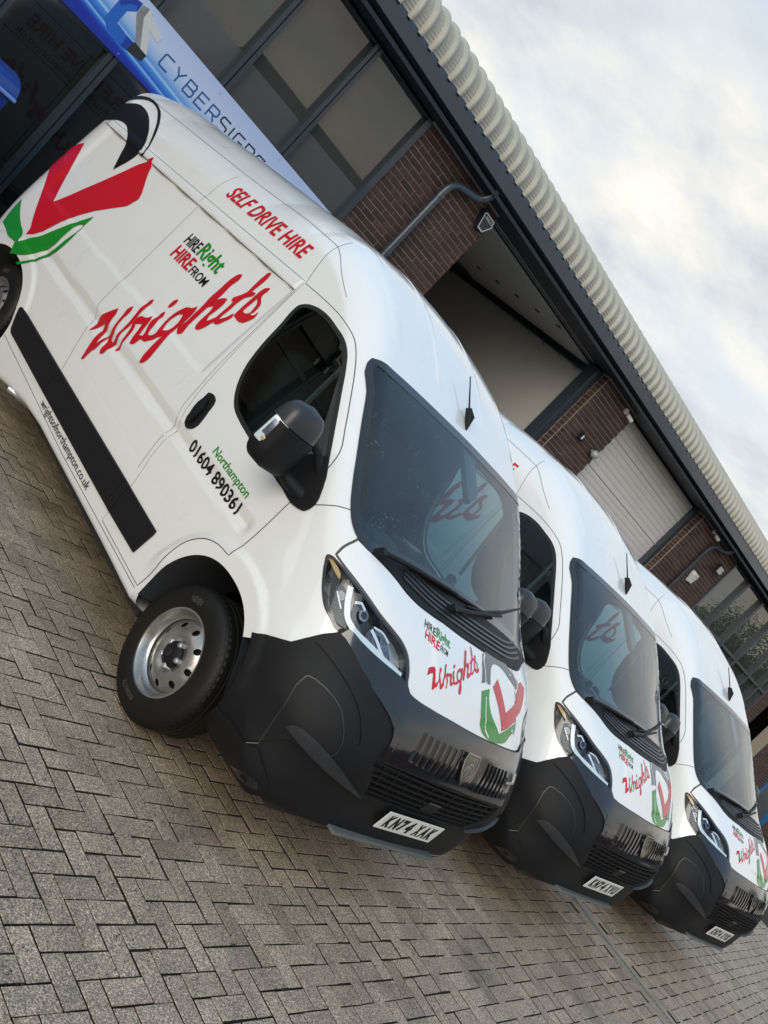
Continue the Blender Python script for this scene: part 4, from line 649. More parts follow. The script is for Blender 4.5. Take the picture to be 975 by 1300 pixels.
# ------------------------------------------------------------------ the van
def plate_chars(text,parent,w=.45,h=.079):
    v,f=text2d(text,.022)
    # each character evenly spaced as on a plate
    x=-w/2;step=w/7.35;k=0
    for ch in text:
        if ch==' ':x+=step*.42;continue
        cv,cf=text2d(ch,.065);cw=step*.84;uu=cv[:,0]/max(cv[:,0].max(),.01)
        if ch in '1I':cw*=.4
        zz=cv[:,1]-cv[:,1].min();zz=zz/zz.max()*h
        vs=[(x+step/2-cw/2+a*cw,-.0072,b-h/2) for a,b in zip(uu,zz)]
        o=obj_from('plate_character',vs,[t for t in cf],'black_vinyl',parent);x+=step
def make_plate(text,parent):
    p=MB().box(-.26,.26,-.006,.0,-.0555,.0555,.002);o=p.build('number_plate','plate_white',parent)
    o.location=(0,-.046,.5365);o.rotation_euler=(rad(6),0,0)
    plate_chars(text,o)
    for x in (-.235,.235):
        b=MB();lathe(b,[(-.0,.006),(.002,.0)],8);b.v=[(x+q[1],-.0065-q[0],q[2]) for q in b.v];b.build('fixing_cap','lamp_white',o)
    return o
def affine(src,dst):
    A=np.hstack([np.array(src),np.ones((len(src),1))]);X,_,_,_=np.linalg.lstsq(A,np.array(dst),rcond=None)
    return lambda p:np.hstack([np.asarray(p,float),np.ones((len(p),1))])@X
def headlight(v,L):
    f=mir if L else (lambda l:list(l))
    out=f(HL)
    h=patch('headlight','C',[out],'gloss_black',v,-.055,.0,.03)
    ring=patch('bezel','C',[out,inset(out,.009)],'gloss_black',h,.003,.06,.03)
    for nm,key,mm,off in (('side_module','hl_mod1','lamp_smoke',-.030),('upper_reflector','hl_refl','lamp_smoke',-.026),('main_reflector','hl_mod2','lamp_reflector',-.034),('inner_blade','hl_inner','satin_silver',-.040),('amber_strip','hl_gold','amber_lens',-.012)):
        patch(nm,'C',[smooth_loop(f(D[key]),3)],mm,h,off,.022,.025)
    d=f([(-.578,1.218),(-.556,1.15),(-.538,1.118),(-.512,1.105),(-.467,1.103),(-.405,1.097),(-.355,1.092)]);V,F,N=ribbon_mesh('C',smooth_loop(d,4,False),.024,-.001);obj_from('running_light',V,F,'lamp_white',h,True,N)
    for ln,w_ in (([(-.478,1.158),(-.455,1.142),(-.430,1.118),(-.414,1.104)],.013),([(-.548,1.188),(-.533,1.205),(-.516,1.194)],.010),([(-.598,1.165),(-.585,1.150),(-.566,1.128)],.006),([(-.475,1.172),(-.447,1.178),(-.42,1.163)],.007)):
        V,F,N=ribbon_mesh('C',smooth_loop(f(ln),4,False),w_,-.012);obj_from('bright_trim',V,F,'lamp_white',h,True,N)
    # reflector bowls and little projector lenses
    for (cx,cz,r_) in ((-.512,1.178,.022),(-.452,1.145,.026),(-.585,1.165,.018)):
        c=[(cx+r_/1.6*math.cos(t),cz+r_*math.sin(t)) for t in np.linspace(0,2*math.pi,18,endpoint=False)]
        patch('projector','C',[f(c)],'lamp_reflector',h,-.018,.012,.02)
        c2=[(cx+r_*.6/1.6*math.cos(t),cz+r_*.6*math.sin(t)) for t in np.linspace(0,2*math.pi,14,endpoint=False)]
        patch('projector_lens','C',[f(c2)],'gloss_black',h,-.015,.004,.02)
    patch('lens','C',[inset(out,.006)],'lens_clear',h,.0035,0,.03)
    return h
def mirror(v,sg):
    """sg=-1: the side seen in the photograph"""
    c=Vector((sg*1.213,1.13,1.462))
    mb=MB();n,mm=40,22;vs=[]
    for j in range(mm+1):
        t=j/mm;z=-.178+.356*t
        e=(1-abs(2*t-1)**5)**(1/2.6) if 0<t<1 else 0.02
        top=max(0,(t-.62)/.38);
        wx=.128*e*(1-.12*top);wy=.088*e*(1-.25*top)
        for i in range(n):
            a=2*math.pi*i/n;ca,sa=math.cos(a),math.sin(a)
            px=math.copysign(abs(ca)**.5,ca)*wx;py=math.copysign(abs(sa)**.6,sa)*wy
            if py>0:py*=.55
            vs.append((px,py-.012+.02*(abs(px)/.13)**2,z))
    fs=[(j*n+i,j*n+(i+1)%n,(j+1)*n+(i+1)%n,(j+1)*n+i) for j in range(mm) for i in range(n)]
    lower=[q for q in fs if q[0]//n<14];upper=[q for q in fs if q[0]//n>=14]
    sh=[(p[0]*(1.0 if p[2]<.07 else .93)+c.x,p[1]*(1.0 if p[2]<.07 else .9)+c.y,p[2]+c.z) for p in vs]
    full=[(p[0]+c.x,p[1]+c.y,p[2]+c.z) for p in vs]
    m=obj_from('mirror',*compact(full,lower),'black_plastic',v,True)
    cap=[(a[0]*.985+c.x*.015,a[1]*.985+c.y*.015,a[2]) for a in full]
    obj_from('mirror_cap',*compact([(p[0],p[1],p[2]+.004) for p in cap],upper),'mirror_grey',m,True)
    g=MB().box(c.x-.09,c.x+.09,c.y+.030,c.y+.036,c.z-.12,c.z+.10,.003);g.build('mirror_glass','chrome',m)
    a=MB();a.tube([(sg*1.10,1.11,1.33),(sg*1.05,1.07,1.315),(sg*.985,1.02,1.31)],[.030,.034,.042],12);a.build('mirror_arm','black_plastic',m,True)
    a=MB();a.tube([(sg*1.10,1.10,1.52),(sg*1.04,1.08,1.50),(sg*.985,1.05,1.44)],[.02,.022,.026],10);a.build('upper_arm','black_plastic',m,True)
    lower_lip=MB();lower_lip.tube([(c.x-.118,c.y-.02,c.z-.075),(c.x-.06,c.y-.088,c.z-.085),(c.x+.06,c.y-.09,c.z-.085),(c.x+.115,c.y-.03,c.z-.075)],.006,8);lower_lip.build('moulded_ridge','black_plastic',m,True)
    # repeater lamp on the outer corner
    r=MB();r.box(-.043,.043,-.013,.011,-.070,.070,.009);o=r.build('repeater_lamp','lamp_white',m,True)
    ox=c.x+sg*.110;o.location=(ox,c.y-.036,c.z-.015);o.rotation_euler=(0,rad(sg*-4),rad(sg*52))
    r=MB();r.box(-.030,.030,-.0155,.012,-.03,.055,.004);q=r.build('lamp_insert','lamp_reflector',m,True);q.location=o.location;q.rotation_euler=o.rotation_euler
    r=MB();r.box(-.013,.013,-.0165,.010,-.052,-.034,.003);q=r.build('amber_bulb','amber_lens',m,True);q.location=o.location;q.rotation_euler=o.rotation_euler
    return m
mat('mirror_grey',(.024,.026,.031),.36,var=.1,vscale=10,bump=.05,bscale=800)
def seat(v,x,w=.44):
    s=MB();s.box(x-w/2,x+w/2,1.50,2.0,.98,1.12,.05);st=s.build('seat','seat_fabric',v,True)
    b=MB();b.box(-w/2,w/2,-.07,.07,0,.66,.05);o=b.build('backrest','seat_fabric',st,True);o.location=(x,2.02,1.08);o.rotation_euler=(rad(-12),0,0)
    b=MB();b.box(-.13,.13,-.045,.045,0,.19,.04);o=b.build('headrest','seat_fabric',st,True);o.location=(x,2.15,1.77);o.rotation_euler=(rad(-6),0,0)
    b=MB()
    for q in (-.05,.05): b.tube([(x+q,2.14,1.70),(x+q,2.15,1.80)],.008,8)
    b.build('headrest_post','satin_silver',st)
def make_van(name):
    v=empty(name)
    body=build_body('body',v,'white_paint')
    lin=build_body('cab_lining',v,'dark_lining',-.035,2.36,.05)
    # inner structure
    b=MB();b.prism([(-.93,.5),(.93,.5),(.93,1.5),(.86,1.95),(.74,2.22),(-.74,2.22),(-.86,1.95),(-.93,1.5)],lambda p:(p[0],2.37,p[1]),lambda p:(p[0],2.34,p[1]));b.build('bulkhead','dark_lining',v)
    b=MB();b.box(-.86,.86,1.35,2.34,.70,.76);b.box(-.72,.72,.2,1.35,.32,.40);b.box(-.70,.70,1.35,5.25,.34,.40);b.box(-.74,.74,.12,.2,.3,.9);b.box(-.80,.80,1.45,3.95,.20,.31);b.box(-.60,.60,.5,5.2,.21,.36)  # last two boxes hang low, added to block light under the van
    b.build('floor_and_light_block','dark_lining',v)
    d=MB();d.box(-.86,.86,.86,1.28,1.02,1.30,.06);d.box(-.80,.80,.66,1.0,1.22,1.335,.04);dash=d.build('dashboard','dash_plastic',v,True)
    d=MB();d.box(-.60,-.18,.98,1.22,1.28,1.385,.045);d.build('instrument_hood','dash_plastic',dash,True)
    d=MB();d.box(-.03,.25,1.20,1.285,1.15,1.40,.02);d.build('centre_screen','gloss_black',dash,True)
    sw=MB();sw.tube([(-.42+.19*math.cos(t),1.36+.07*math.sin(t),1.27+.175*math.sin(t)) for t in np.linspace(0,2*math.pi,33)],.016,8);sw.tube([(-.60,1.36,1.27),(-.24,1.36,1.27)],.02,8);sw.tube([(-.42,1.36,1.27),(-.42,1.15,1.18)],.03,8);sw.build('steering_wheel','dash_plastic',v,True)
    for x,w in ((-.45,.46),(.18,.40),(.62,.42)): seat(v,x,w)
    # glazing
    g=patch('windscreen','C',[WS],'windscreen_glass',v,.004,0,.05)
    ins=inset(WS,.030);patch('frit_band','C',[inset(WS,-.004),ins],'frit_black',g,.0055,.012,.035)
    patch('sensor_housing','C',[[(-.02,2.005),(.22,2.005),(.20,1.86),(.05,1.80),(.02,1.82)]],'frit_black',g,-.004,.03,.03)
    for sg in (-1,1):
        w=patch('door_window','S',[WIN],'door_glass',v,.001,0,.06,sg)
        patch('window_seal','S',[inset(WIN,-.004),inset(WIN,.020)],'window_seal',w,.004,.012,.035,sg)
        patch('quarter_post','S',[[(1.472,1.86),(1.487,1.87),(1.452,1.40),(1.434,1.40)]],'step_grey',w,-.004,.02,.05,sg)
        patch('mirror_sail','S',[smooth_loop([(1.075,1.515),(.952,1.403),(.914,1.337),(.924,1.282),(.961,1.262),(1.113,1.262),(1.21,1.275),(1.235,1.33),(1.18,1.44)],3)],'black_plastic',w,.012,.014,.05,sg)
        mirror(v,sg)
    # doors, bonnet and their gaps
    DOOR=smooth_loop([(2.154,2.013),(2.125,1.7),(2.089,1.388),(2.03,1.12),(1.966,.985),(1.972,.9),(1.921,.641),(1.93,.392),(1.385,.392),(1.362,.50),(1.349,.635),(1.314,.737),(1.236,.824),(1.137,.868),(1.041,.88),(1.023,1.038),(1.026,1.266),(1.02,1.40),(1.033,1.496),(1.063,1.564),(1.155,1.655),(1.276,1.765),(1.407,1.876),(1.5,1.942),(1.574,1.981),(1.668,2.004),(1.806,2.019),(1.963,2.02)],3)
    for sg in (-1,1):
        dr=patch('door','S',[DOOR,inset(WIN,-.001)],'white_paint',v,.0025,.004,.018,sg)
        H=smooth_loop([(1.95,1.068),(1.905,1.062),(1.872,1.085),(1.885,1.20),(1.91,1.262),(1.955,1.275),(1.992,1.262),(1.985,1.16)],3)
        hd=patch('handle','S',[H],'black_plastic',dr,.012,.014,.02,sg)
        patch('grip','S',[smooth_loop([(1.928,1.09),(1.905,1.10),(1.925,1.23),(1.952,1.245),(1.965,1.225),(1.95,1.12)],3)],'black_plastic',dr,.032,.012,.02,sg)
    bn=patch('bonnet','C',[inset(BONL,.004)],'white_paint',v,.004,.008,.03)
    SEAM=[]
    for sg in (-1,1):
        q=dict(sgn=sg)
        SEAM+=[(('S',DOOR,.0095,.0012),dict(sgn=sg,closed=True))]
        SEAM+=[(('S',smooth_loop([(2.154,2.02),(2.21,2.13),(2.27,2.25),(2.327,2.354)],3,False),.0035,.001),q)]
        SEAM+=[(('S',[(2.17,2.013),(2.14,1.7),(2.12,1.388),(2.075,1.12),(2.01,.985),(2.015,.9),(1.985,.72)],.003,.001),q)]
        SEAM+=[(('S',[(3.47,2.21),(3.41,1.7),(3.36,1.06),(3.29,.97),(3.28,.94),(3.17,.63)],.003,.001),q)]
        SEAM+=[(('S',[(5.1,1.85),(4.002,1.885),(2.172,1.949)],.005,.001),q),(('S',[(5.1,1.90),(3.884,1.952),(2.167,2.022)],.003,.001),q)]  # first ribbon paints shade on the rail's downward face, second the gutter line
        SEAM+=[(('S',smooth_loop([(5.1,2.20),(3.517,2.245),(2.386,2.283),(2.28,2.278),(2.19,2.25),(2.08,2.20),(1.95,2.145),(1.86,2.11)],4,False),.003,.001),q)]
        SEAM+=[(('S',[(.915,1.331),(.838,1.404),(.80,1.432)],.005,.001),q)]
        SEAM+=[(('S',[(1.39,.37),(2.6,.362),(4.0,.40)],.004,.001),q)]
    SEAM+=[(('C',BONL,.0115,.0015),dict(closed=True))]
    ribbons('panel_gaps_and_rail_shade',SEAM,'seam_dark',v)
    # side mouldings
    for sg in (-1,1):
        for poly in ([(1.532,.628),(1.531,.60),(1.56,.463),(1.915,.455),(1.915,.628)],[(1.919,.628),(1.919,.455),(1.985,.455),(1.985,.628)],[(1.989,.628),(1.989,.455),(3.165,.452),(3.165,.622)],[(3.169,.622),(3.169,.452),(3.92,.455),(3.955,.475),(4.012,.60),(4.002,.619)]):
            patch('side_moulding','S',[poly],'black_plastic',v,.016,.017,.05,sg)
    # front bumper, grille and trim
    bp=patch('bumper','C',[BUMP,GRILLE],'black_plastic',v,.006,.03,.03)
    top=[(-.5473,1.053)]+hb+bf
    gp_l=[(-.5335,1.05),(-.4632,1.015),(-.4029,.983),(-.3631,.962),(-.3203,.925),(-.3057,.871),(-.310,.80)]
    GP=sym(top[::-1][:-2]+gp_l+[(-.2,.812)])
    gp=patch('grille_panel','C',[smooth_loop(GP,2)],'gloss_black',v,.013,.008,.025)
    patch('grille_recess','C',[inset(GRILLE,-.01)],'dark_lining',gp,-.05,0,.05)
    for i in range(6):
        z=.628+i*.030;hw=np.interp(z,[.609,.735,.785],[.2467,.295,.3127])
        V,F,N=ribbon_mesh('C',[(-hw,z),(0,z+.002),(hw,z)],.010,-.004);a=len(V)//2
        obj_from('grille_slat',*slab(V,F,N,.02),'black_plastic',gp)
    for i in range(11):
        t=-.25+.05*i
        V,F,N=ribbon_mesh('C',[(t*.93,.615),(t*1.06,.79)],.007,-.012);obj_from('grille_upright',*slab(V,F,N,.012),'black_plastic',gp)
    V,F,N=ribbon_mesh('C',[(-.03,.70),(.03,.70)],.012,.0);obj_from('radar_cover',*slab(V,F,N,.02),'gloss_black',gp)
    patch('radar_block','C',[[(-.032,.64),(.032,.64),(.032,.695),(-.032,.695)]],'black_plastic',gp,-.002,.03,.03)
    for sg in (-1,1):
        for i in range(7):
            t=sg*(.062+.0255*i)
            c=[(t-.0058,.842),(t+.0058,.842),(t+.0052,.90),(t+.0045,.985-abs(t)*.06),(t-.0045,.985-abs(t)*.06),(t-.0052,.90)]
            patch('grille_fin','C',[c],'gloss_black',gp,.026,.016,.03)
            s=[(t+sg*.0075,.852),(t+sg*.018,.852),(t+sg*.018,.893),(t+sg*.0075,.893)]
            patch('fin_slot','C',[s],'dark_lining',gp,.0145,0,.03)
        c=[(sg*.29,.845),(sg*.25,.845),(sg*.25,.885),(sg*.285,.885)];patch('blank_panel','C',[c],'gloss_black',gp,.017,.006,.03)
        c=[(sg*.318,.915),(sg*.26,.915),(sg*.26,.925),(sg*.306,.925),(sg*.306,.962),(sg*.318,.965)];patch('trim_bracket','C',[c],'satin_silver' if sg>0 else 'gloss_black',gp,.017,.006,.02)
    # shield badge with an outlined lion head
    bg=[(-.048,.985),(.010,.987),(.014,.96),(.010,.93),(-.004,.89),(-.022,.858),(-.038,.89),(-.052,.93),(-.054,.96)]
    bd=patch('badge','C',[smooth_loop(bg,2)],'gloss_black',v,.036,.02,.015)
    rim=[(('C',smooth_loop(bg,2),.006,.0375),dict(closed=True)),
      (('C',[(-.040,.915),(-.034,.935),(-.026,.947),(-.014,.951),(-.004,.943),(-.001,.932),(-.006,.925)],.005,.0375),),
      (('C',[(-.006,.925),(-.001,.917),(-.004,.905),(-.012,.898),(-.019,.88)],.005,.0375),),
      (('C',[(-.034,.92),(-.026,.926),(-.020,.918),(-.028,.90),(-.024,.882)],.004,.0375),),
      (('C',[(-.030,.935),(-.019,.936),(-.012,.925)],.004,.0375),),(('C',[(-.040,.905),(-.033,.89),(-.025,.875)],.004,.0375),)]
    ribbons('badge_emblem',rim,'badge_metal',bd)
    lettering('badge_lettering','PEUGEOT','C',lambda a,b:(-.042+a,.966+b),.046,.010,'badge_metal',bd,.01,off=.0378)
    make_plate('KN74 XAK',v)
    s=MB();s.box(-.462,.462,-.040,.02,.374,.392,.005);s.build('bumper_step','step_grey',v,True)
    for L in (0,1):
        f=mir if L else (lambda l:list(l))
        fp=patch('fog_panel','C',[smooth_loop(f([(-.5393,.485),(-.519,.53),(-.49,.62),(-.4114,.70),(-.4073,.728),(-.4391,.836),(-.4532,.858),(-.5246,.868),(-.54,.858),(-.5434,.842),(-.5371,.714),(-.53,.60)]),2)],'black_plastic',bp,.019,.014,.03)
        FP=f(D['fogpanel']);V,F,N=ribbon_mesh('C',FP[:3],.0035,.0125);obj_from('panel_edge_sheen',V,F,'step_grey',bp,True,N)  # thin lighter ribbons paint the sheen along the fog panel's edges
        V,F,N=ribbon_mesh('C',smooth_loop(FP[2:],3,False),.0035,.0205);obj_from('panel_edge_sheen',V,F,'edge_sheen',bp,True,N)
        patch('corner_facet','C',[smooth_loop(f(CHAM),2)],'black_plastic',bp,(lambda p:.007+.011*np.clip((np.abs(p[:,0])-.30)/.22,0,1)),.012,.02,flat=True)
        patch('scoop_blade','C',[smooth_loop(f([(-.5068,.659),(-.499,.69),(-.485,.701),(-.41,.696),(-.33,.652),(-.2517,.600),(-.3551,.628),(-.4427,.645)]),2)],'mirror_grey',bp,.024,.02,.03)
        patch('lower_corner','C',[smooth_loop(f([(-.607,.43),(-.575,.47),(-.53,.478),(-.512,.50),(-.47,.45),(-.44,.40),(-.44,.34),(-.475,.28),(-.56,.262)]),2)],'black_plastic',bp,.016,.012,.03)
        patch('fog_recess','C',[smooth_loop(f([(-.500,.33),(-.47,.345),(-.452,.37),(-.465,.40),(-.495,.385)]),2)],'gloss_black',bp,.0185,.004,.03)
        headlight(v,L)
        l=f([(-.49,.38),(-.46,.33),(-.44,.28)]);sp=MB()
    lp=MB();lp.box(-.62,.62,.16,.5,.26,.36,.03);lp.build('under_lip','black_plastic',bp,True)
    # scuttle, wipers, aerial
    sc=patch('scuttle','C',[smooth_loop(sym([(a,b-.0) for a,b in COWL_LOW[::-1]]+COWL_UP),2)],'black_plastic',v,.006,.03,.03)
    for i in range(4):
        dz=.018+.014*i;k=.42
        V,F,N=ribbon_mesh('C',smooth_loop([(-.44,1.35+dz),(-.3,1.336+dz),(-.12,1.336+dz),(.12,1.336+dz),(.3,1.336+dz),(.44,1.35+dz)],4,False),.006,.012);obj_from('scuttle_rib',*slab(V,F,N,.006),'mirror_grey',sc)
    for arm,blade in (([(-.555,1.374),(-.44,1.398),(-.30,1.415),(-.16,1.427)],[(-.43,1.40),(-.28,1.421),(-.10,1.436),(.067,1.444)]),([(-.187,1.378),(-.067,1.402),(.086,1.434),(.25,1.462)],[(-.06,1.425),(.086,1.443),(.332,1.49),(.674,1.545)])):
        A=project('C',np.array(arm),.034)[0];B=project('C',np.array(blade),.016)[0]
        w=MB();w.tube([A[0]*.9+A[1]*.1]+list(A[1:]),[.014,.012,.010,.008],8);wp=w.build('wiper','black_plastic',v,True)
        w=MB();w.tube(B,[.006,.010,.010,.005],8);w.build('blade','black_plastic',wp,True)
        w=MB();w.tube([A[0]+np.array((0,.03,-.04)),A[0]+np.array((0,-.008,.012))],[.026,.020],10);w.build('pivot','black_plastic',wp,True)
    a=project('C',np.array([[.06,2.10]]),0)[0][0]
    m_=MB();m_.tube([a+np.array((.0,-.055,-.035)),a+np.array((.0,-.01,.03)),a+np.array((0,.03,.055)),a+np.array((0,.05,.05))],[.006,.028,.02,.008],12);an=m_.build('aerial_base','black_plastic',v,True)
    m_=MB();m_.tube([a+np.array((0,.022,.05)),a+np.array((.0,.20,.20))],[.006,.0035],8);m_.build('aerial_rod','black_plastic',an,True)
    # wheel arches, wheels
    for sg in (-1,1):
        for i in (0,1):
            yc,ra,rb,nn=ARCH[i];mb=MB();K=36;vs=[]
            pts=[]
            for k in range(K+1):
                t=math.pi*k/K;pts.append((yc+ra*math.copysign(abs(math.cos(t))**(2/nn),math.cos(t)),.36+rb*abs(math.sin(t))**(2/nn)))
            pts=[(yc+ra,.37)]+pts[1:-1]+[(yc-ra,.37)]
            xo=[S.cast(np.array([[0,p[0],max(p[1],.40)]]),np.array([[sg,0,0]]),0,2.)[0][0] for p in pts]
            n=len(pts)
            for q,(dx,sc_) in enumerate(((.001,1.0),(-.035,.985),(-.11,.97),(-.42,.97))):
                for p,x in zip(pts,xo): vs.append((x+sg*dx,yc+(p[0]-yc)*sc_,.36+(p[1]-.36)*sc_ if p[1]>.36 else p[1]))
            fs=[(q*n+k,q*n+k+1,(q+1)*n+k+1,(q+1)*n+k) for q in range(3) for k in range(n-1)]
            mb.add(vs,fs);mb.build('arch_liner','arch_liner',v,True)
        make_wheel(v,sg*.955,.955,sg,rad(-3));make_wheel(v,sg*.90,4.66,sg)
    ex=MB();ex.tube([(-.55,3.2,.27),(-.80,3.36,.262),(-.985,3.53,.245)],.024,14);ex.build('exhaust_tip','satin_silver',v,True)
    # vinyl graphics on the driver's side
    def side(y0,z0,y1,z1):
        w=math.hypot(y1-y0,z1-z0);return w,(lambda a,b:(y0+(y1-y0)*a/w,z0+(z1-z0)*a/w+b))
    for txt,m_,y0,z0,y1,z1,h,bo in (('SELF DRIVE HIRE','red_vinyl',3.318,2.064,2.352,2.092,.092,.018),('HIRE','black_vinyl',3.238,1.687,3.068,1.692,.074,.012),('Right','green_vinyl',3.05,1.694,2.762,1.70,.098,.02),('HIRE','red_vinyl',3.232,1.578,2.985,1.588,.084,.022),('FROM','black_vinyl',2.968,1.588,2.757,1.594,.056,.008),('Northampton','green_vinyl',1.638,1.094,1.236,1.094,.043,.014),('01604 890361','black_vinyl',1.808,.998,1.222,1.002,.066,.022),('wrightsofnorthampton.co.uk','black_vinyl',3.112,.392,2.198,.388,.046,.0)):
        w,fn=side(y0,z0,y1,z1);lettering('lettering',txt,'S',fn,w,h,m_,v,bo,off=.0055)
    for k in D:
        if k.startswith('W_') and not k.endswith('hole'):
            lp=[D[k]]
            if k+'_hole' in D: lp.append(D[k+'_hole'])
            patch('script_stroke','S',lp,'red_vinyl',v,.0048,0,.02)
    for k,m_ in (('SH_red','red_vinyl'),('SH_green1','green_vinyl'),('SH_green2','green_vinyl'),('SH_green3','green_vinyl'),('SH_arc1','black_vinyl'),('SH_arc2','black_vinyl')):
        patch('shield_graphic','S',[D[k]],m_,v,.0048,0,.02)
    # bonnet graphics
    A=affine([(3.227,.918),(3.058,.79),(2.585,1.80),(2.62,1.06),(2.312,1.865),(2.41,1.928)],[(-.2693,1.155),(-.2427,1.107),(-.122,1.316),(-.14,1.175),(-.042,1.295),(-.0648,1.32)])
    for k in D:
        if k.startswith('B_') and not k.endswith('hole'):
            lp=[smooth_loop(A(D[k]),4)]
            if k+'_hole' in D: lp.append(smooth_loop(A(D[k+'_hole']),4))
            patch('script_stroke','C',lp,'red_vinyl',bn,.0058,0,.02)
    for k,m_ in (('b_arcO','bonnet_grey'),('b_green','green_vinyl'),('b_red','red_vinyl')): patch('shield_graphic','C',[smooth_loop(D[k],3)],m_,bn,.0058,0,.025)
    V,F,N=ribbon_mesh('C',[(.008,1.245),(.008,1.31),(.028,1.328)],.008,.0068);obj_from('shield_keyline',V,F,'plate_white',bn,True,N)
    V,F,N=ribbon_mesh('C',[(.010,1.205),(.014,1.15),(.034,1.09),(.06,1.072)],.008,.0068);obj_from('shield_keyline',V,F,'plate_white',bn,True,N)
    for txt,m_,t0,z0,t1,z1,h,bo in (('HIRE','black_vinyl',-.321,1.282,-.272,1.280,.022,.012),('Right','green_vinyl',-.270,1.281,-.202,1.276,.028,.02),('HIRE','red_vinyl',-.3134,1.252,-.252,1.247,.026,.022),('FROM','black_vinyl',-.248,1.250,-.21,1.248,.018,.008)):
        w=t1-t0;lettering('lettering',txt,'C',(lambda a,b,t0=t0,z0=z0,z1=z1,w=w:(t0+a,z0+(z1-z0)*a/w+b)),w,h,m_,bn,bo,off=.0058)
    # rear doors: gaps, lamps and lettering (seen mirrored in the shop glass)
    SE=[(('R',[(0,.55),(0,2.2)],.012,.001),),(('R',[(-.78,2.18),(.78,2.18)],.01,.001),),(('R',[(-.80,1.80),(.80,1.80)],.01,.001),),(('R',[(-.84,.62),(.84,.62)],.012,.001),)]
    ribbons('rear_gaps',SE,'seam_dark',v)
    for txt,m_,x0,x1,z,h,bo in (('SELF DRIVE HIRE','red_vinyl',-.66,.66,1.96,.13,.02),('wrightsofnorthampton.co.uk','black_vinyl',-.70,.70,1.84,.07,.0)):
        lettering('rear_lettering',txt,'R',(lambda a,b,x0=x0,x1=x1,z=z:(-(x0+a)*-1 if False else x1-a,z+b)),x1-x0,h,m_,v,bo,off=.004)
    B=affine([(3.227,.918),(2.312,1.865),(2.585,1.06)],[(.62,1.25),(-.56,1.62),(-.1,1.28)])
    for k in D:
        if k.startswith('B_') and not k.endswith('hole'): patch('rear_script_stroke','R',[smooth_loop(B(D[k]),3)],'red_vinyl',v,.004,0,.05)
    for x in (-.86,.86): patch('tail_lamp','R',[[(x-.045,.75),(x+.045,.75),(x+.045,1.35),(x-.045,1.35)]],'red_vinyl',v,.012,.02,.06)
    rb=MB();rb.box(-.88,.88,5.30,5.44,.40,.58,.03);rb.build('rear_bumper','black_plastic',v,True)
    return v
def compact(v,f):
    u=sorted({i for q in f for i in q});r={a:b for b,a in enumerate(u)};return [v[i] for i in u],[tuple(r[i] for i in q) for q in f]
def slab(V,F,N,t):
    V=np.asarray(V);N=np.asarray(N);n=len(V);m=n//2
    VV=list(V)+list(V-N*t);FF=list(F)+[(i,i+1,n+i+1,n+i) for i in range(m-1)]+[(m+i+1,m+i,n+m+i,n+m+i+1) for i in range(m-1)]
    return VV,FF
mat('step_grey',(.15,.165,.165),.4,metal=.3,var=.1)
mat('edge_sheen',(.022,.024,.027),.4)
mat('bonnet_grey',(.10,.11,.11),.4,coat=.4)
# ------------------------------------------------------------------ ground, paving, drain
island_mat('paver_concrete',[(.295,.232,.170),(.385,.305,.226),(.345,.274,.203),(.42,.334,.250),(.325,.260,.193)],.62,bump=.9,bscale=130,speck=.6,vscale=3.,spec=.22,wet=.12,dirt=(.045,.042,.036))
mat('joint_sand',(.016,.015,.012),.95,var=.4,vscale=30,bump=.4,bscale=200)
g=MB();g.box(-400,400,-400,400,-1.2,-.012);gr=g.build('ground','joint_sand',None);tag(gr,kind='structure')
PA=rad(5.2);PO=(-1.553,.0)
ca,sa=math.cos(PA),math.sin(PA)
def wavy(x,y): return .010*math.sin(x*1.7+.4)*math.sin(y*2.3+1.)+.006*math.sin(x*4.1+y*3.3)
def paver_mesh(L_,Wd):
    a,b=L_/2-.0040,Wd/2-.0040;i=.0018;h=.0018
    v=[(-a,-b,-.03),(a,-b,-.03),(a,b,-.03),(-a,b,-.03),(-a,-b,-h),(a,-b,-h),(a,b,-h),(-a,b,-h),(-a+i,-b+i,0),(a-i,-b+i,0),(a-i,b-i,0),(-a+i,b-i,0)]
    f=[(8,9,10,11)]+[(q+k,q+(k+1)%4,q+4+(k+1)%4,q+4+k) for q in (0,4) for k in range(4)]
    return v,f
V0,F0=paver_mesh(.2,.1)
me_p=[]
for k in range(3):
    me=bpy.data.meshes.new('paver');vv=[(x,y,z+(RNG.uniform(-.0012,.0012) if z>-.001 else 0)) for x,y,z in V0];me.from_pydata(vv,[],F0);me.materials.append(M['paver_concrete']);me.materials.append(M['joint_sand']);me.polygons.foreach_set('material_index',[1 if 1<=q<=4 else 0 for q in range(len(F0))]);me_p.append(me)
cells=[]
for iy in range(-46,96):
    for ix in range(-42,150):
        d=(ix+iy)%4
        if d==0: cx,cy,rot=ix+1,iy+.5,0
        elif d==2: cx,cy,rot=ix+.5,iy+1,1
        else: continue
        lx,ly=cx*.1,cy*.1
        X=PO[0]+lx*ca-ly*sa;Y=PO[1]+lx*sa+ly*ca
        cells.append((X,Y,rot))
CX,CY,CZ=CAM[1:4]
def drain_x(y): return 4.085-(y)*math.tan(PA)*1.0
def inview(X,Y,m=0):
    d=Vector((X-CX,Y-CY,-CZ));z=d.dot(_f)
    if z<.2:return None
    u=CAM[0]*d.dot(_r)/z;v=-CAM[0]*d.dot(_u)/z
    return z if abs(u)<487+m and abs(v)<650+m else None
cells=[c_ for c_ in cells if abs(c_[0]-drain_x(c_[1]))>.135 or c_[1]>7]
cells=[c_ for c_ in cells if c_[1]<7.0-math.tan(rad(2))*c_[0] or True]
def hidden(X,Y): return -.9<X<.9 and .5<Y<4.6
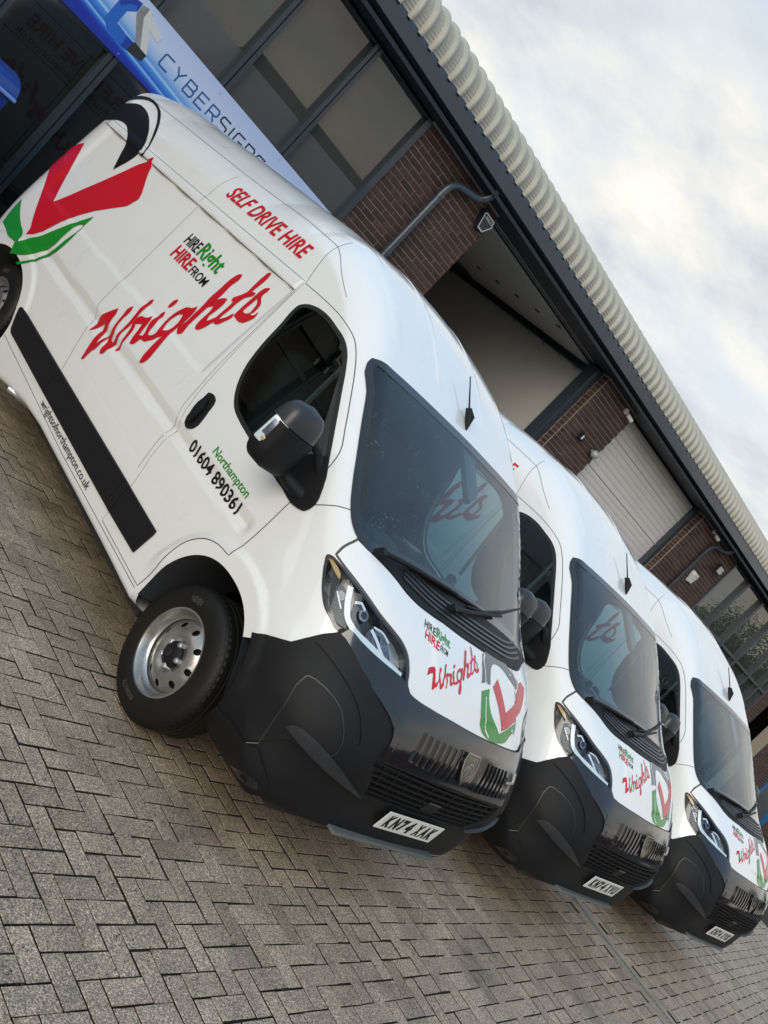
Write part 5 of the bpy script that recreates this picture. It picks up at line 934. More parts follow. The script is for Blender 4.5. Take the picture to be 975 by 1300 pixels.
vis=[(inview(X,Y,-8),k) for k,(X,Y,r) in enumerate(cells) if not hidden(X,Y)]
vis=sorted([q for q in vis if q[0] is not None and q[0]<14])[:300]
pick={k for _,k in vis}
SV=[];SF=[];paving=None
for k,(X,Y,rot) in enumerate(cells):
    a=PA+(math.pi/2 if rot else 0)+RNG.normal(0,.012);dx,dy=RNG.normal(0,.0012,2);z=wavy(X,Y)*.5+RNG.normal(0,.0011);tx,ty=RNG.normal(0,.0045,2)
    if k in pick:
        o=bpy.data.objects.new('paver',me_p[k%3]);COL.objects.link(o);o.parent=gr;o.location=(X+dx,Y+dy,z);o.rotation_euler=(tx,ty,a)
    else:
        n=len(SV);c_,s_=math.cos(a),math.sin(a)
        SV+=[(X+dx+x*c_-y*s_,Y+dy+x*s_+y*c_,z+q+x*ty*-1+y*tx) for x,y,q in V0];SF+=[tuple(i+n for i in f) for f in F0]
pv=obj_from('block_paving',SV,SF,['paver_concrete','joint_sand'],gr);pv.data.polygons.foreach_set('material_index',[1 if 1<=q%len(F0)<=4 else 0 for q in range(len(SF))]);tag(pv,kind='stuff')
# slot drain running across the yard
dr=empty('slot_drain',(drain_x(0),0,0),PA);tag(dr,'narrow slotted drain channel running across the block paving in front of the middle van','drain')
mat('drain_metal',(.22,.21,.20),.55,metal=.2,var=.3,vscale=20)
island_mat('drain_kerb',[(.30,.25,.195),(.38,.31,.24),(.34,.28,.215)],.7,bump=.5,bscale=200,speck=.4)
b=MB();b.box(-.11,-.036,-4.5,5,-.03,.002);b.box(.036,.11,-4.5,5,-.03,.002);b.build('edge_kerb','drain_kerb',dr)
b=MB();b.box(-.036,.036,-4.5,5,-.06,-.03);b.build('channel_floor','dark_lining',dr)
b=MB()
for i in range(250):
    y=-4.4+i*.036;b.box(-.036,.036,y,y+.016,-.03,-.001)
b.box(-.037,-.030,-4.5,5,-.03,.0);b.box(.030,.037,-4.5,5,-.03,.0)
tag(b.build('grating','drain_metal',dr),kind='stuff')
# moss and grit caught in the joints
mat('moss_green',(.035,.05,.018),.95)
ms=[];mf=[]
for _ in range(150):
    cx,cy=random.choice([(-3.0+random.gauss(0,.35),1.9+random.gauss(0,.3)),(random.uniform(-3.2,3),random.uniform(-1.4,2)),(random.uniform(-2.4,-.8),random.uniform(-.6,.3))])
    if -1.0<cx<1.0 and -.1<cy: continue
    for _k in range(3):
        a=random.uniform(0,6.28);r=random.uniform(.002,.005);x=cx+random.gauss(0,.02);y=cy+random.gauss(0,.02);n=len(ms)
        ms+=[(x+r*math.cos(a+q*2.1),y+r*math.sin(a+q*2.1),.004) for q in range(3)]+[(x,y,.011)];mf+=[(n,n+1,n+3),(n+1,n+2,n+3),(n+2,n,n+3)]
tag(obj_from('moss',ms,mf,'moss_green',None),'small tufts of moss and grit in the paving joints','moss',kind='stuff')
# ------------------------------------------------------------------ the industrial unit behind the vans
island_mat('brown_brick',[(.036,.021,.018),(.062,.032,.027),(.046,.026,.022),(.075,.041,.034),(.052,.028,.024)],.8,bump=.5,bscale=120,speck=.25,vscale=2.5,dirt=(.03,.022,.02))
mat('mortar',(.30,.255,.22),.95,var=.2,vscale=20)
mat('navy_metal',(.022,.036,.056),.32,coat=.3,var=.08,rvar=.08,vscale=2)
mat('frame_slate',(.030,.042,.054),.35,coat=.2)
mat('spandrel_grey',(.060,.068,.076),.25,coat=.35)
mat('pane_upper',(.040,.046,.045),.015,ior=1.72,spec=.5)
mat('pane_lower',(.012,.014,.014),.012,ior=1.75)
mat('roof_sheet_beige',(.37,.365,.315),.5,var=.1,vscale=4,bump=.1)
mat('wall_beige',(.44,.43,.405),.9,var=.06,vscale=1)
mat('shutter_grey',(.56,.55,.54),.42,var=.08,vscale=1.2)
mat('soffit_dark',(.016,.022,.032),.6)
mat('concrete_floor',(.16,.15,.14),.8,var=.15)
BA=rad(-2);BO=(-math.sin(BA)*7.0,math.cos(BA)*7.0,0)
unit=empty('industrial_unit',BO,BA);tag(unit,'long brick industrial unit with dark glazing, shutters and a ribbed eaves behind the vans','building')
def U(mb,name,m,parent=unit,smooth=False): return mb.build(name,m,parent,smooth)
# local axes: x along the front, y into the building, z up; the front face is y=0
BRV,BRF=None,None
def brick_verts(L_=.215,H_=.065,D_=.03):
    i=.004
    v=[(0,.0,0),(L_,0,0),(L_,0,H_),(0,0,H_),(i,-.004,i),(L_-i,-.004,i),(L_-i,-.004,H_-i),(i,-.004,H_-i),(0,.012,0),(L_,.012,0),(L_,.012,H_),(0,.012,H_)]
    f=[(4,5,6,7),(0,1,5,4),(1,2,6,5),(2,3,7,6),(3,0,4,7),(8,9,1,0),(9,10,2,1),(10,11,3,2),(11,8,0,3)]
    return v,f
BMESH={}
def brick_me(L_):
    k=round(L_,3)
    if k not in BMESH:
        v,f=brick_verts(L_);me=bpy.data.meshes.new('brick');me.from_pydata(v,[],f);me.materials.append(M['brown_brick']);BMESH[k]=me
    return BMESH[k]
def brickwork(parent,x0,x1,z0,z1,y,zpart,nmax):
    """stretcher bond on the face y; bricks above zpart are single objects, the rest one mesh"""
    SV=[];SF=[];cnt=0;rows=int(round((z1-z0)/.075))
    for r in range(rows)[::-1]:
        z=z0+r*.075;x=x0-(.1125 if r%2 else 0)
        while x<x1-.01:
            a=max(x,x0)+.005;b=min(x+.225,x1)-.005;x+=.225
            if b-a<.03: continue
            dy=RNG.normal(0,.0015)
            if z>=zpart and cnt<nmax:
                o=bpy.data.objects.new('brick',brick_me(round(b-a,3)));COL.objects.link(o);o.parent=parent;o.location=(a,y-.006+dy,z+.005);cnt+=1
            else:
                v,f=brick_verts(b-a);n=len(SV);SV+=[(p[0]+a,p[1]+y-.006+dy,p[2]+z+.005) for p in v];SF+=[tuple(i+n for i in q) for q in f]
    if SV: tag(obj_from('brickwork',SV,SF,'brown_brick',parent),kind='stuff')
def pier(x0,x1,zp,nmax,ret=0.):
    p=MB();p.box(x0+.004,x1-.004,.0,.34,0,4.30);o=U(p,'brick_pier','mortar');brickwork(o,x0,x1,0,4.275,0,zp,nmax)
    if ret:   # brick return on the reveal that faces left
        V=[];F=[]
        for r in range(57):
            z=r*.075;w=ret if r%2 else ret-.006
            n=len(V);y0=.012;x=x0
            V+=[(x-.004,y0,z+.005),(x-.004,w,z+.005),(x-.004,w,z+.07),(x-.004,y0,z+.07),(x+.01,y0,z+.005),(x+.01,w,z+.005),(x+.01,w,z+.07),(x+.01,y0,z+.07)]
            F+=[(n,n+3,n+2,n+1),(n,n+1,n+5,n+4),(n+2,n+3,n+7,n+6),(n+1,n+2,n+6,n+5)]
        tag(obj_from('return_bricks',V,F,'brown_brick',o),kind='stuff')
    return o
pier(2.24,3.86,2.45,290)
pier(7.62,8.77,2.70,150,.13)
pier(12.58,14.85,2.75,260,.13)
pier(21.15,21.95,1.9,90)
pier(24.05,26.45,.7,250)
pier(29.15,34.0,.0,0)
# glazed bays
def bay(x0,x1,mulls,name,spandrel,trans,upper0):
    f=empty('window_bay');f.parent=unit;tag(f,None)
    b=MB();b.box(x0,x0+.07,-.03,.10,0,4.27);U(b,'jamb','frame_slate',f)
    b=MB();b.box(x1-.085,x1,-.03,.10,0,4.27);U(b,'jamb','frame_slate',f)
    for m_ in mulls:
        b=MB();b.box(m_-.055,m_-.008,-.045,.08,0,4.268);b.box(m_+.008,m_+.055,-.045,.08,0,4.268);b.box(m_-.009,m_+.009,-.025,.07,0,4.267);U(b,'mullion','frame_slate',f)
    xs=[x0+.07]+[v for m_ in mulls for v in (m_-.055,m_+.055)]+[x1-.085]
    for a,c in zip(xs[::2],xs[1::2]):
        b=MB();b.box(a,c,.028,.034,upper0,4.25);U(b,'pane','pane_upper',f)
        if spandrel:
            b=MB();b.box(a,c,.02,.03,spandrel,upper0-.0);U(b,'spandrel_panel','spandrel_grey',f)
            b=MB();b.box(a,c,.03,.036,.12,spandrel-.06);U(b,'pane','pane_lower',f)
        for t in trans:
            b=MB();b.box(a,c,-.035,.06,t-.03,t+.03);U(b,'transom','frame_slate',f)
        b=MB();b.box(a,c,-.04,.06,.0,.12);U(b,'sill_rail','frame_slate',f)
    b=MB();b.box(x0,x1,-.02,.08,4.25,4.272);U(b,'head_rail','frame_slate',f)
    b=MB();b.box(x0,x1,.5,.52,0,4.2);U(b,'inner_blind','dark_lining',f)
    return f
bay(-7.0,2.24,[-6.17,-5.255,-4.34,-3.42,-2.50,-1.585,-.668,.247,1.165],'window_bay',2.80,(2.31,),3.19)
bay(14.85,21.15,[15.93,17.10,18.33,19.53,20.5],'window_bay',0,(2.98,),1.95)
b=MB();b.box(14.92,21.07,.0,.06,0,1.95);U(b,'spandrel_panel','spandrel_grey')
# open bay: interior with its raised door, and the closed roller shutter
b=MB();b.box(3.86,3.98,.34,9.,0,4.30);b.box(7.62,7.74,.35,9.,0,4.30);b.box(3.86,7.74,9.,9.1,0,4.3);U(b,'interior_wall','wall_beige')
b=MB();b.box(3.98,7.62,.0,9,-.01,.012);U(b,'interior_floor','concrete_floor')
b=MB();b.box(3.87,7.73,.30,9.,4.301,4.33);U(b,'interior_ceiling','wall_beige')
sd_=empty('sectional_door');sd_.parent=unit
b=MB()
for i in range(6): b.box(4.0,7.6,.42+i*.52,.42+i*.52+.512,4.215,4.262)
b.build('door_panel','wall_beige',sd_)
for i in range(6):
    for x in (6.45,):
        q=MB();q.box(x-.02,x+.02,.42+i*.52-.04,.42+i*.52+.04,4.20,4.216);q.build('hinge','soffit_dark',sd_)
q=MB();q.box(7.50,7.56,.30,6.,4.12,4.19);q.box(7.44,7.60,.30,6.,4.195,4.21)
for i in range(14): q.add([(7.48,.5+i*.4,4.06),(7.50,.53+i*.4,4.06),(7.50,.70+i*.4,4.2),(7.48,.67+i*.4,4.2)],[(0,1,2,3)])
q.build('door_track','soffit_dark',sd_)
q=MB();q.box(7.44,7.616,.14,.34,0,4.27);q.build('door_post','frame_slate',sd_)
rs=empty('roller_shutter');rs.parent=unit
for i in range(43):
    q=MB();z=.01+i*.099;q.add([(8.769,.252,z),(12.45,.252,z),(12.45,.245,z+.006),(8.769,.245,z+.006),(12.45,.243,z+.05),(8.769,.243,z+.05),(12.45,.245,z+.093),(8.769,.245,z+.093),(12.45,.253,z+.0985),(8.769,.253,z+.0985)],[(0,1,2,3),(3,2,4,5),(5,4,6,7),(7,6,8,9)])
    if i%6==3: q.box(8.77,12.45,.228,.242,z+.0,z+.02)
    q.build('slat','shutter_grey',rs)
q=MB();q.box(12.44,12.576,.14,.34,0,4.27);q.build('shutter_guide','frame_slate',rs)
q=MB();q.box(8.77,12.58,.30,.33,0,4.3);q.build('backing','soffit_dark',rs)
# far right: dark recess and a blue framed doorway
q=MB();q.box(21.95,24.05,.9,1.0,0,4.2);q.box(21.95,24.05,.0,.9,3.2,4.2);U(q,'recess','soffit_dark')
mat('blue_frame',(.012,.11,.30),.35,coat=.4)
q=MB();q.box(26.45,26.62,-.05,.10,0,4.2);q.box(29.0,29.15,-.05,.1,0,4.2);q.box(26.62,29.0,-.05,.1,2.9,3.0);U(q,'door_frame','blue_frame')
q=MB();q.box(26.62,29.0,.05,.09,0,2.9);q.box(26.62,29.0,.05,.09,3.0,4.2);U(q,'door_leaf','spandrel_grey')
# soffit, gutter fascia
q=MB();q.box(-7,34,-.30,.34,4.302,4.345);U(q,'soffit','soffit_dark')
q=MB();q.box(-7,34,-.36,-.30,4.40,4.545);U(q,'fascia','navy_metal')
q=MB();q.add([(-7,-.36,4.5455),(34,-.36,4.5455),(34,-.335,4.605),(-7,-.335,4.605),(34,-.28,4.605),(-7,-.28,4.605)],[(0,1,2,3),(3,2,4,5)]);U(q,'gutter_lip','navy_metal')
q=MB();q.add([(-7,-.36,4.40),(34,-.36,4.40),(34,-.02,4.300),(-7,-.02,4.300)],[(0,1,2,3)]);U(q,'fascia_underside','soffit_dark')
# curved, ribbed eaves sheets: one module of 0.2 m repeated
def eaves_module():
    V=[];F=[];R_=.36;K=34;prof=[(-.100,.046),(-.088,.045),(-.078,.036),(-.068,.012),(-.060,.0),(.0,-.004),(.060,.0),(.068,.012),(.078,.036),(.088,.045),(.100,.046)]
    n=len(prof)
    for k in range(K+1):
        t=rad(-14)+rad(112)*k/K
        for (x,h) in prof:
            cr=.008*(1 if k%2 else -1) if abs(x)<.06 else 0
            r=R_+h+cr;V.append((x,-.335+R_-.012-r*math.cos(t)+.0,4.60+.06+r*math.sin(t)*.93-.0))
    for k in range(K):
        for i in range(n-1): F.append((k*n+i,k*n+i+1,(k+1)*n+i+1,(k+1)*n+i))
    me=bpy.data.meshes.new('eaves_sheet');me.from_pydata(V,[],F);me.materials.append(M['roof_sheet_beige']);me.polygons.foreach_set('use_smooth',[True]*len(F));me.set_sharp_from_angle(angle=rad(35));return me
em=eaves_module()
for i in range(205):
    x=-6.9+i*.2
    o=bpy.data.objects.new('eaves_sheet',em);COL.objects.link(o);o.parent=unit;o.location=(x,0,0)
q=MB();q.add([(-7,.0,5.0),(34,.0,5.0),(34,9,5.9),(-7,9,5.9)],[(0,1,2,3)]);U(q,'roof_slope','roof_sheet_beige')
q=MB();q.box(-7,34,.34,.40,4.3,5.0);U(q,'upper_wall','soffit_dark')
q=MB();q.box(-7.2,-7.0,0,9,0,4.9);q.box(34,34.2,0,9,0,4.9);q.box(-7,34,9.1,9.3,0,5.8);U(q,'end_wall','mortar')
def fac(x,y,z): 
    c_,s_=math.cos(BA),math.sin(BA);return (BO[0]+x*c_-y*s_,BO[1]+x*s_+y*c_,z)
# downpipes
def downpipe(x,xo,m_,lab):
    d=empty('downpipe',fac(x,0,0),BA);tag(d,lab,'drainpipe')
    q=MB();q.tube([(0,-.085,0),(0,-.085,3.92),(.006,-.085,3.97),(.022,-.086,4.015),(.05,-.088,4.055),(.09,-.093,4.085),(.14,-.10,4.105),(xo-x-.16,-.14,4.14),(xo-x-.10,-.155,4.16),(xo-x-.055,-.175,4.185),(xo-x-.02,-.2,4.23),(xo-x-.004,-.225,4.29),(xo-x,-.24,4.40)],.046,14);q.build('pipe',m_,d,True)
    for z in (2.0,3.0,3.86):
        q=MB();q.tube([(0,-.085,z-.03),(0,-.085,z+.03)],.056,14);q.build('collar',m_,d,True)
mat('pipe_blue_grey',(.030,.048,.070),.38,coat=.2,var=.1)
downpipe(2.93,3.37,'pipe_blue_grey','blue-grey drainpipe with a swan neck on the nearest brick pier')
downpipe(13.42,13.92,'soffit_dark','dark drainpipe with a swan neck on the brick pier left of the far windows')
# ---- shop banner: white panel fading to blue with the company lettering
bn_=empty('banner',fac(0,-.06,0),BA);tag(bn_,'long pale blue shop banner with a chrome and blue emblem hung across the glazing','banner')
def banner_mat():
    m=bpy.data.materials.new('banner_print');m.use_nodes=True;nt=m.node_tree;N=nt.nodes;L=nt.links;b=N['Principled BSDF'];b.inputs['Roughness'].default_value=.35
    tc=N.new('ShaderNodeTexCoord');sp=N.new('ShaderNodeSeparateXYZ');L.new(tc.outputs['Object'],sp.inputs[0])
    wv=N.new('ShaderNodeMath');wv.operation='SINE';mx=N.new('ShaderNodeMath');mx.operation='MULTIPLY';mx.inputs[1].default_value=1.1;L.new(sp.outputs[0],mx.inputs[0]);L.new(mx.outputs[0],wv.inputs[0])
    # blue swoosh along the lower edge, rising to the left
    a=N.new('ShaderNodeMath');a.operation='MULTIPLY_ADD';L.new(sp.outputs[0],a.inputs[0]);a.inputs[1].default_value=.085;L.new(sp.outputs[2],a.inputs[2])
    mr=N.new('ShaderNodeMapRange');mr.inputs[1].default_value=2.28;mr.inputs[2].default_value=2.86;L.new(a.outputs[0],mr.inputs[0])
    r=N.new('ShaderNodeValToRGB');e=r.color_ramp.elements
    e[0].position=0;e[0].color=(.006,.03,.36,1);e[1].position=1;e[1].color=(.42,.55,.84,1)
    for p,c_ in ((.06,(.01,.05,.50)),(.10,(.03,.22,.72)),(.125,(.25,.55,.90)),(.15,(.02,.12,.62)),(.24,(.05,.28,.78)),(.27,(.40,.62,.92)),(.31,(.10,.33,.78)),(.40,(.33,.52,.86)),(.55,(.52,.64,.88))):
        q=e.new(p);q.color=(*c_,1)
    L.new(mr.outputs[0],r.inputs[0]);L.new(r.outputs[0],b.inputs['Base Color']);MATS['banner_print']=m
banner_mat()
q=MB();q.prism([(-2.3,2.30),(2.12,2.30),(2.12,2.80),(-2.3,2.87)],lambda p:(p[0],.004,p[1]),lambda p:(p[0],-.008,p[1]));q.build('sheet','banner_print',bn_)
mat('logo_blue',(.008,.045,.36),.35);mat('logo_blue_mid',(.015,.13,.56),.35);mat('logo_steel',(.30,.32,.34),.3,metal=.5,var=.4,vscale=6);mat('logo_dark',(.02,.025,.03),.3);mat('logo_light',(.62,.65,.66),.3);mat('ink_blue',(.015,.10,.32),.4);mat('ink_black',(.015,.017,.03),.4)
def flat(name,poly,m_,d,parent=bn_):
    q=MB();q.prism(poly,lambda p:(p[0],-.0085,p[1]),lambda p:(p[0],-.0085-d,p[1]));return q.build(name,m_,parent)
def stroke(mb,pts,w,y):
    pts=[np.array(p,float) for p in pts]
    for i,(a,b) in enumerate(zip(pts[:-1],pts[1:])):
        d=(b-a)/np.hypot(*(b-a));n=np.array((-d[1],d[0]))*w/2;a2,b2=a-d*w*.5*(i>0),b+d*w*.5*(i<len(pts)-2)
        y+=-.00012;mb.add([(*(a2+n)[:1],y,(a2+n)[1]),((b2+n)[0],y,(b2+n)[1]),((b2-n)[0],y,(b2-n)[1]),((a2-n)[0],y,(a2-n)[1])],[(0,1,2,3)])
GLY={'C':[[(1,.98),(.12,.98),(0,.86),(0,.14),(.12,.02),(1,.02)]],'Y':[[(0,1),(.5,.5),(1,1)],[(.5,.5),(.5,0)]],'B':[[(0,0),(0,1),(.82,1),(.95,.86),(.95,.62),(.82,.52),(0,.52)],[(.82,.52),(1,.4),(1,.14),(.86,0),(0,0)]],'E':[[(1,1),(0,1),(0,0),(1,0)],[(0,.52),(.9,.52)]],'R':[[(0,0),(0,1),(.86,1),(1,.86),(1,.58),(.86,.46),(0,.46)],[(.55,.46),(1,0)]],'S':[[(1,1),(.12,1),(0,.88),(0,.64),(.12,.53),(.88,.47),(1,.36),(1,.12),(.88,0),(0,0)]],'I':[[(.0,0),(.0,1)]],'G':[[(1,1),(.12,1),(0,.86),(0,.14),(.12,0),(1,0),(1,.48),(.5,.48)]],'N':[[(0,0),(0,1),(.82,1),(1,.84),(1,0)]]}
x=-.358
for ch,m_ in zip('CYBERSIGNS',['ink_blue']*5+['ink_black']*5):
    w=.0 if ch=='I' else .106;h=.124;mb=MB()
    for pl in GLY[ch]: stroke(mb,[(x+p[0]*w,2.528+p[1]*h) for p in pl],.016,-.0095)
    mb.build('banner_letter',m_,bn_);x+=w+(.060 if ch=='I' else .052)
for nm,poly,m_,d in (('emblem_blue',[(-.948,2.454),(-.953,2.654),(-.86,2.772),(-.79,2.785),(-.782,2.702),(-.846,2.64),(-.845,2.512),(-.714,2.498),(-.70,2.395),(-.87,2.41)],'logo_blue_mid',.001),('emblem_blue_edge',[(-.953,2.654),(-.86,2.772),(-.79,2.785),(-.782,2.702),(-.82,2.735),(-.87,2.70),(-.91,2.635)],'logo_blue',.002),('emblem_blue_foot',[(-.714,2.498),(-.641,2.496),(-.638,2.406),(-.70,2.395)],'logo_blue',.002),
    ('emblem_steel_top',[(-.782,2.777),(-.714,2.799),(-.71,2.711),(-.774,2.685)],'logo_steel',.003),('emblem_steel_wing',[(-.714,2.799),(-.478,2.706),(-.485,2.647),(-.60,2.672),(-.71,2.711)],'logo_light',.003),('emblem_steel_face',[(-.774,2.685),(-.71,2.711),(-.559,2.504),(-.619,2.51)],'logo_steel',.0025),('emblem_steel_side',[(-.71,2.711),(-.60,2.672),(-.476,2.502),(-.559,2.504)],'logo_light',.002),('emblem_steel_foot',[(-.638,2.406),(-.641,2.496),(-.619,2.512),(-.559,2.504),(-.476,2.502),(-.486,2.427)],'logo_dark',.0015)):
    flat(nm,poly,m_,d)
for x_ in (.25,1.165,-.668):
    for z_ in (2.335,2.775):
        q=MB();q.tube([(x_,-.0085,z_),(x_,-.013,z_)],.007,8);q.build('fixing',"satin_silver",bn_)
# ------------------------------------------------------------------ build the three vans
GROUP='white hire vans parked in a row'
van=make_van('panel_van')
CH={}
for o in bpy.data.objects:
    if o.parent: CH.setdefault(o.parent.name,[]).append(o)
def plate_of(root,text):
    for o in [q for q in root.children if q.name.startswith('number_plate')]:
        for c in list(o.children): bpy.data.objects.remove(c)
        bpy.data.objects.remove(o)
    make_plate(text,root)
tag(van,'nearest white hire van, its whole lettered side in view, number plate KN74 XAK','van',GROUP)
for (loc,rz,txt,lab) in (((2.68632,.00386,.004),-.0444,'KN74 XVU','middle white hire van of the row, number plate KN74 XVU'),((5.43923,-.15073,.0),-.08965,'KN74 XVS','farthest white hire van at the right end of the row, number plate KN74 XVS')):
    c=copy_tree(van);c.location=loc;c.rotation_euler=(0,0,rz);plate_of(c,txt);tag(c,lab,'van',GROUP)
# ------------------------------------------------------------------ fittings on the wall
def text_flat(text,parent,m_,x,z,h,w,y,bold=.01):
    v,f=text2d(text,bold);return obj_from('lettering',[(x+a/v[:,0].max()*w,y,z+b/_H*h) for a,b in zip(v[:,0],v[:,1])],f,m_,parent)
mat('alarm_navy',(.02,.028,.04),.4);mat('alarm_white',(.62,.65,.68),.4);mat('cctv_white',(.55,.56,.57),.4)
al=empty('alarm_box',fac(3.705,-.012,4.09),BA);tag(al,'dark tapered alarm box with a white outline high on the nearest brick pier','alarm box')
ol=[(-.125,.085),(-.10,.105),(.10,.105),(.14,.03),(.055,-.105),(-.055,-.105)]
q=MB();q.prism(ol,lambda p:(p[0]*1.12,0,p[1]*1.12),lambda p:(p[0],-.07,p[1]));q.build('box','alarm_navy',al)
mb=MB();stroke(mb,[(p[0]*.86,p[1]*.86) for p in ol+ol[:1]],.012,-.0706);mb.build('outline','alarm_white',al)
text_flat('HALO',al,'alarm_white',-.06,.035,.038,.15,-.0712)
def camera(x,z,lab):
    c=empty('security_camera',fac(x,-.01,z),BA);tag(c,lab,'security camera')
    q=MB();q.tube([(0,0,0),(0,-.03,0)],.05,16);q.build('base','cctv_white',c,True)
    q=MB();q.tube([(0,-.03,0),(.02,-.08,-.02),(.03,-.10,-.03)],.016,8);q.build('bracket','cctv_white',c,True)
    q=MB();q.tube([(.0,-.085,-.03),(.10,-.15,-.06)],[.036,.036],14);q.build('housing','cctv_white',c,True)
    q=MB();q.tube([(.10,-.15,-.06),(.104,-.1525,-.0615)],.028,14);q.build('lens','gloss_black',c,True)
camera(8.45,4.20,'white bullet security camera at the top of the brick pier left of the closed shutter')
camera(13.20,4.26,'white bullet security camera at the top of the brick pier right of the closed shutter')
jb=empty('junction_box',fac(8.085,-.012,3.42),BA);tag(jb,'small black box with a white label on the brick pier left of the closed shutter','wall box')
q=MB();q.box(-.055,.055,-.05,0,-.06,.06,.006);q.build('case','black_plastic',jb);q=MB();q.box(-.018,.018,-.053,-.0495,-.035,.035);q.build('label_plate','alarm_white',jb)
wl=empty('wall_lamp',fac(8.60,-.012,3.395),BA);tag(wl,'round grey bulkhead lamp beside the closed shutter','wall lamp')
q=MB();q.tube([(0,0,0),(0,-.02,0),(0,-.05,0)],[.085,.09,.075],20);q.build('base','mirror_grey',wl,True)
mat('lamp_glass_grey',(.30,.32,.31),.25,coat=.5)
q=MB();q.tube([(0,-.05,0),(0,-.09,0),(0,-.12,0),(0,-.135,0)],[.07,.066,.045,.01],20);q.build('globe','lamp_glass_grey',wl,True)
wb=empty('siren_box',fac(13.87,-.012,3.40),BA);tag(wb,'white shield-shaped siren box on the brick pier left of the far windows','alarm box')
q=MB();q.prism([(-.10,.12),(.10,.12),(.125,.05),(.06,-.14),(-.06,-.14),(-.125,.05)],lambda p:(p[0],0,p[1]),lambda p:(p[0]*.85,-.085,p[1]*.85));q.build('box','cctv_white',wb)
mb=MB();stroke(mb,[(-.05,.05),(.05,.05),(.05,-.04),(-.05,-.04),(-.05,.05)],.008,-.0856);mb.build('emblem_frame','mirror_grey',wb)
fl=empty('floodlight',fac(14.28,-.012,3.90),BA);tag(fl,'black floodlight on a bracket at the top of the pier left of the far windows','floodlight')
q=MB();q.box(-.13,.13,-.14,-.10,-.10,.08,.008);q.build('housing','black_plastic',fl);q=MB();q.box(-.105,.105,-.146,-.1395,-.08,.055);q.build('diffuser','lamp_glass_grey',fl)
q=MB();q.tube([(0,0,.05),(0,-.06,.09),(0,-.12,.08)],.014,8);q.build('bracket','black_plastic',fl);q=MB();q.box(.13,.19,-.12,-.05,-.05,-.01,.006);q.build('sensor','cctv_white',fl)
# blue wheeled bins by the glass
mat('bin_blue',(.008,.045,.26),.38,coat=.2);mat('bin_rim',(.16,.32,.75),.4)
def bin_(x,y,rz,w,h,lab,g='blue bins by the shop glass'):
    b=empty('wheeled_bin',fac(x,y,0),BA+rz);tag(b,lab,'bin')
    q=MB();q.add([(-w*.42,-w*.42,.10),(w*.42,-w*.42,.10),(w*.42,w*.42,.10),(-w*.42,w*.42,.10),(-w*.5,-w*.5,h-.1),(w*.5,-w*.5,h-.1),(w*.5,w*.5,h-.1),(-w*.5,w*.5,h-.1)],[(0,3,2,1),(0,1,5,4),(1,2,6,5),(2,3,7,6),(3,0,4,7),(4,5,6,7)]);q.build('body','bin_blue',b)
    q=MB();K=10;vs=[]
    for k in range(K+1):
        t=math.pi*k/K;vs+=[(-w*.54,-w*.54*math.cos(t),h-.09+.15*math.sin(t)),(w*.54,-w*.54*math.cos(t),h-.09+.15*math.sin(t))]
    q.add(vs,[(2*k,2*k+1,2*k+3,2*k+2) for k in range(K)]+[tuple(range(0,2*K+2,2)),tuple(range(1,2*K+2,2))[::-1]]);q.build('lid','bin_blue',b,True)
    q=MB();q.box(-w*.56,w*.56,-w*.56,w*.56,h-.115,h-.085,.008);q.build('rim','bin_rim',b)
    for s in (-1,1):
        q=MB();lathe(q,[(-.02,.02),(-.02,.095),(.02,.095),(.02,.02)],20);q.v=[(p[0]+s*w*.36,p[1]+w*.46,p[2]+.095) for p in q.v];q.build('wheel','rubber_tyre',b)
bin_(-1.64,-.62,.1,.55,1.56,'tall blue wheeled bin with a curved lid by the shop glass')
# ------------------------------------------------------------------ across the yard: what the glass and paint reflect
island_mat('red_brick',[(.17,.075,.05),(.23,.10,.065),(.19,.085,.06)],.85)
mat('roof_brown',(.12,.055,.038),.85,var=.2,vscale=3);mat('trim_cream',(.62,.60,.54),.6);mat('window_dark',(.02,.022,.025),.08,ior=1.6)
def far_building(x,y,rz,w,d,h,lab,nw,rows,m_='red_brick',roof='roof_brown'):
    b=empty('brick_building',(x,y,0),rz);tag(b,lab,'building','buildings across the yard')
    q=MB();q.box(-w/2,w/2,0,d,0,h);q.build('wall',m_,b)
    q=MB();q.add([(-w/2-.4,-.4,h),(w/2+.4,-.4,h),(w/2+.4,d/2,h+2.6),(-w/2-.4,d/2,h+2.6),(w/2+.4,d+.4,h),(-w/2-.4,d+.4,h)],[(0,1,2,3),(3,2,4,5),(0,3,5),(1,4,2)]);q.build('roof',roof,b)
    for r in range(rows):
        for i in range(nw):
            cx=-w/2+(i+.5)*w/nw;z=1.0+r*2.9
            q=MB();q.box(cx-.75,cx+.75,-.05,.02,z,z+1.5);fr=q.build('window','trim_cream',b)
            for s in (-1,1):
                q=MB();q.box(cx+s*.36-.31,cx+s*.36+.31,-.056,-.048,z+.08,z+1.42);q.build('window_pane','window_dark',fr)
    return b
far_building(-6,-27,rad(180)+rad(4),30,9,6.2,'red brick building with cream windows facing the yard',9,2)
far_building(26,-22,rad(180)-rad(8),22,9,5.4,'long red brick building with a brown roof at the right of the yard',6,2)
far_building(-30,3,rad(90)*-1+rad(180),26,9,5.8,'red brick building closing the left side of the yard',7,2)
mat('bark',(.06,.045,.032),.9,bump=.6,bscale=30)
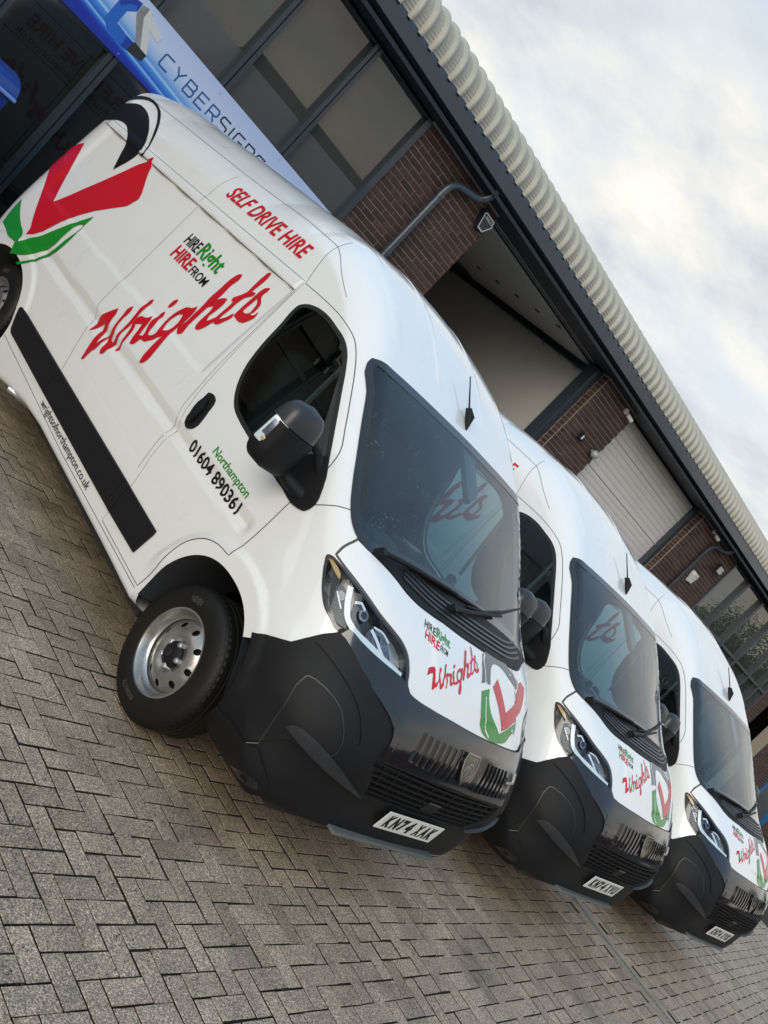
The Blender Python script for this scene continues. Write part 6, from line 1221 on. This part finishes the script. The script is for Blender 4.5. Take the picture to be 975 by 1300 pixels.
def leafmat(name,c0,c1):
    m=bpy.data.materials.new(name);m.use_nodes=True;nt=m.node_tree;N=nt.nodes;L=nt.links;b=N['Principled BSDF'];b.inputs['Roughness'].default_value=.6
    g_=N.new('ShaderNodeNewGeometry');r=N.new('ShaderNodeValToRGB');r.color_ramp.elements[0].color=(*c0,1);r.color_ramp.elements[1].color=(*c1,1);L.new(g_.outputs['Random Per Island'],r.inputs[0]);L.new(r.outputs[0],b.inputs['Base Color']);MATS[name]=m
leafmat('leaf_green',(.025,.05,.014),(.075,.115,.03))
def tree(x,y,h,lab):
    rs_=random.Random(int(x*7+y*3));t=empty('broadleaf_tree',(x,y,0));tag(t,lab,'tree','trees across the yard')
    mb=MB();mb.tube([(0,0,0),(.05,0,h*.25),(0,.1,h*.5),(.1,.0,h*.85)],[.22,.17,.12,.03],9)
    tips=[]
    for k in range(11):
        a=rs_.uniform(0,6.28);z0=h*rs_.uniform(.28,.7);r=h*rs_.uniform(.16,.30);z1=z0+h*rs_.uniform(.08,.28)
        mb.tube([(0,0,z0),(r*.5*math.cos(a),r*.5*math.sin(a),z0+(z1-z0)*.6),(r*math.cos(a),r*math.sin(a),z1)],[.07,.045,.015],6);tips.append((r*math.cos(a),r*math.sin(a),z1))
    tips.append((.1,0,h*.9));mb.build('trunk','bark',t,True)
    V=[];F=[]
    for (cx,cy,cz) in tips:
        for _ in range(900):
            d=[rs_.gauss(0,h*.085) for _ in range(3)];p=Vector((cx+d[0],cy+d[1],cz+d[2]*.8));n=Vector((rs_.gauss(0,1),rs_.gauss(0,1),rs_.gauss(.4,1))).normalized();u=n.orthogonal().normalized();w=n.cross(u);s=rs_.uniform(.05,.10);k=len(V)
            V+=[p-u*s,p+w*s*.45,p+u*s,p-w*s*.45];F.append((k,k+1,k+2,k+3))
    obj_from('crown',V,F,'leaf_green',t)
for x,y,h,l in ((47,-3,6.0,'low leafy tree at the far end of the yard'),(50,-8,6.8,'rounded leafy tree at the far end of the yard'),(55,-12,7.2,'leafy tree beyond the low one at the far end of the yard'),(61,-9,6.4,'farthest leafy tree beyond the yard'),(30,-10,9.5,'tallest leafy tree at the far right of the yard'),(40,-13,8,'leafy tree beyond the right hand building')): tree(x,y,h,l)
bpy.context.view_layer.update()
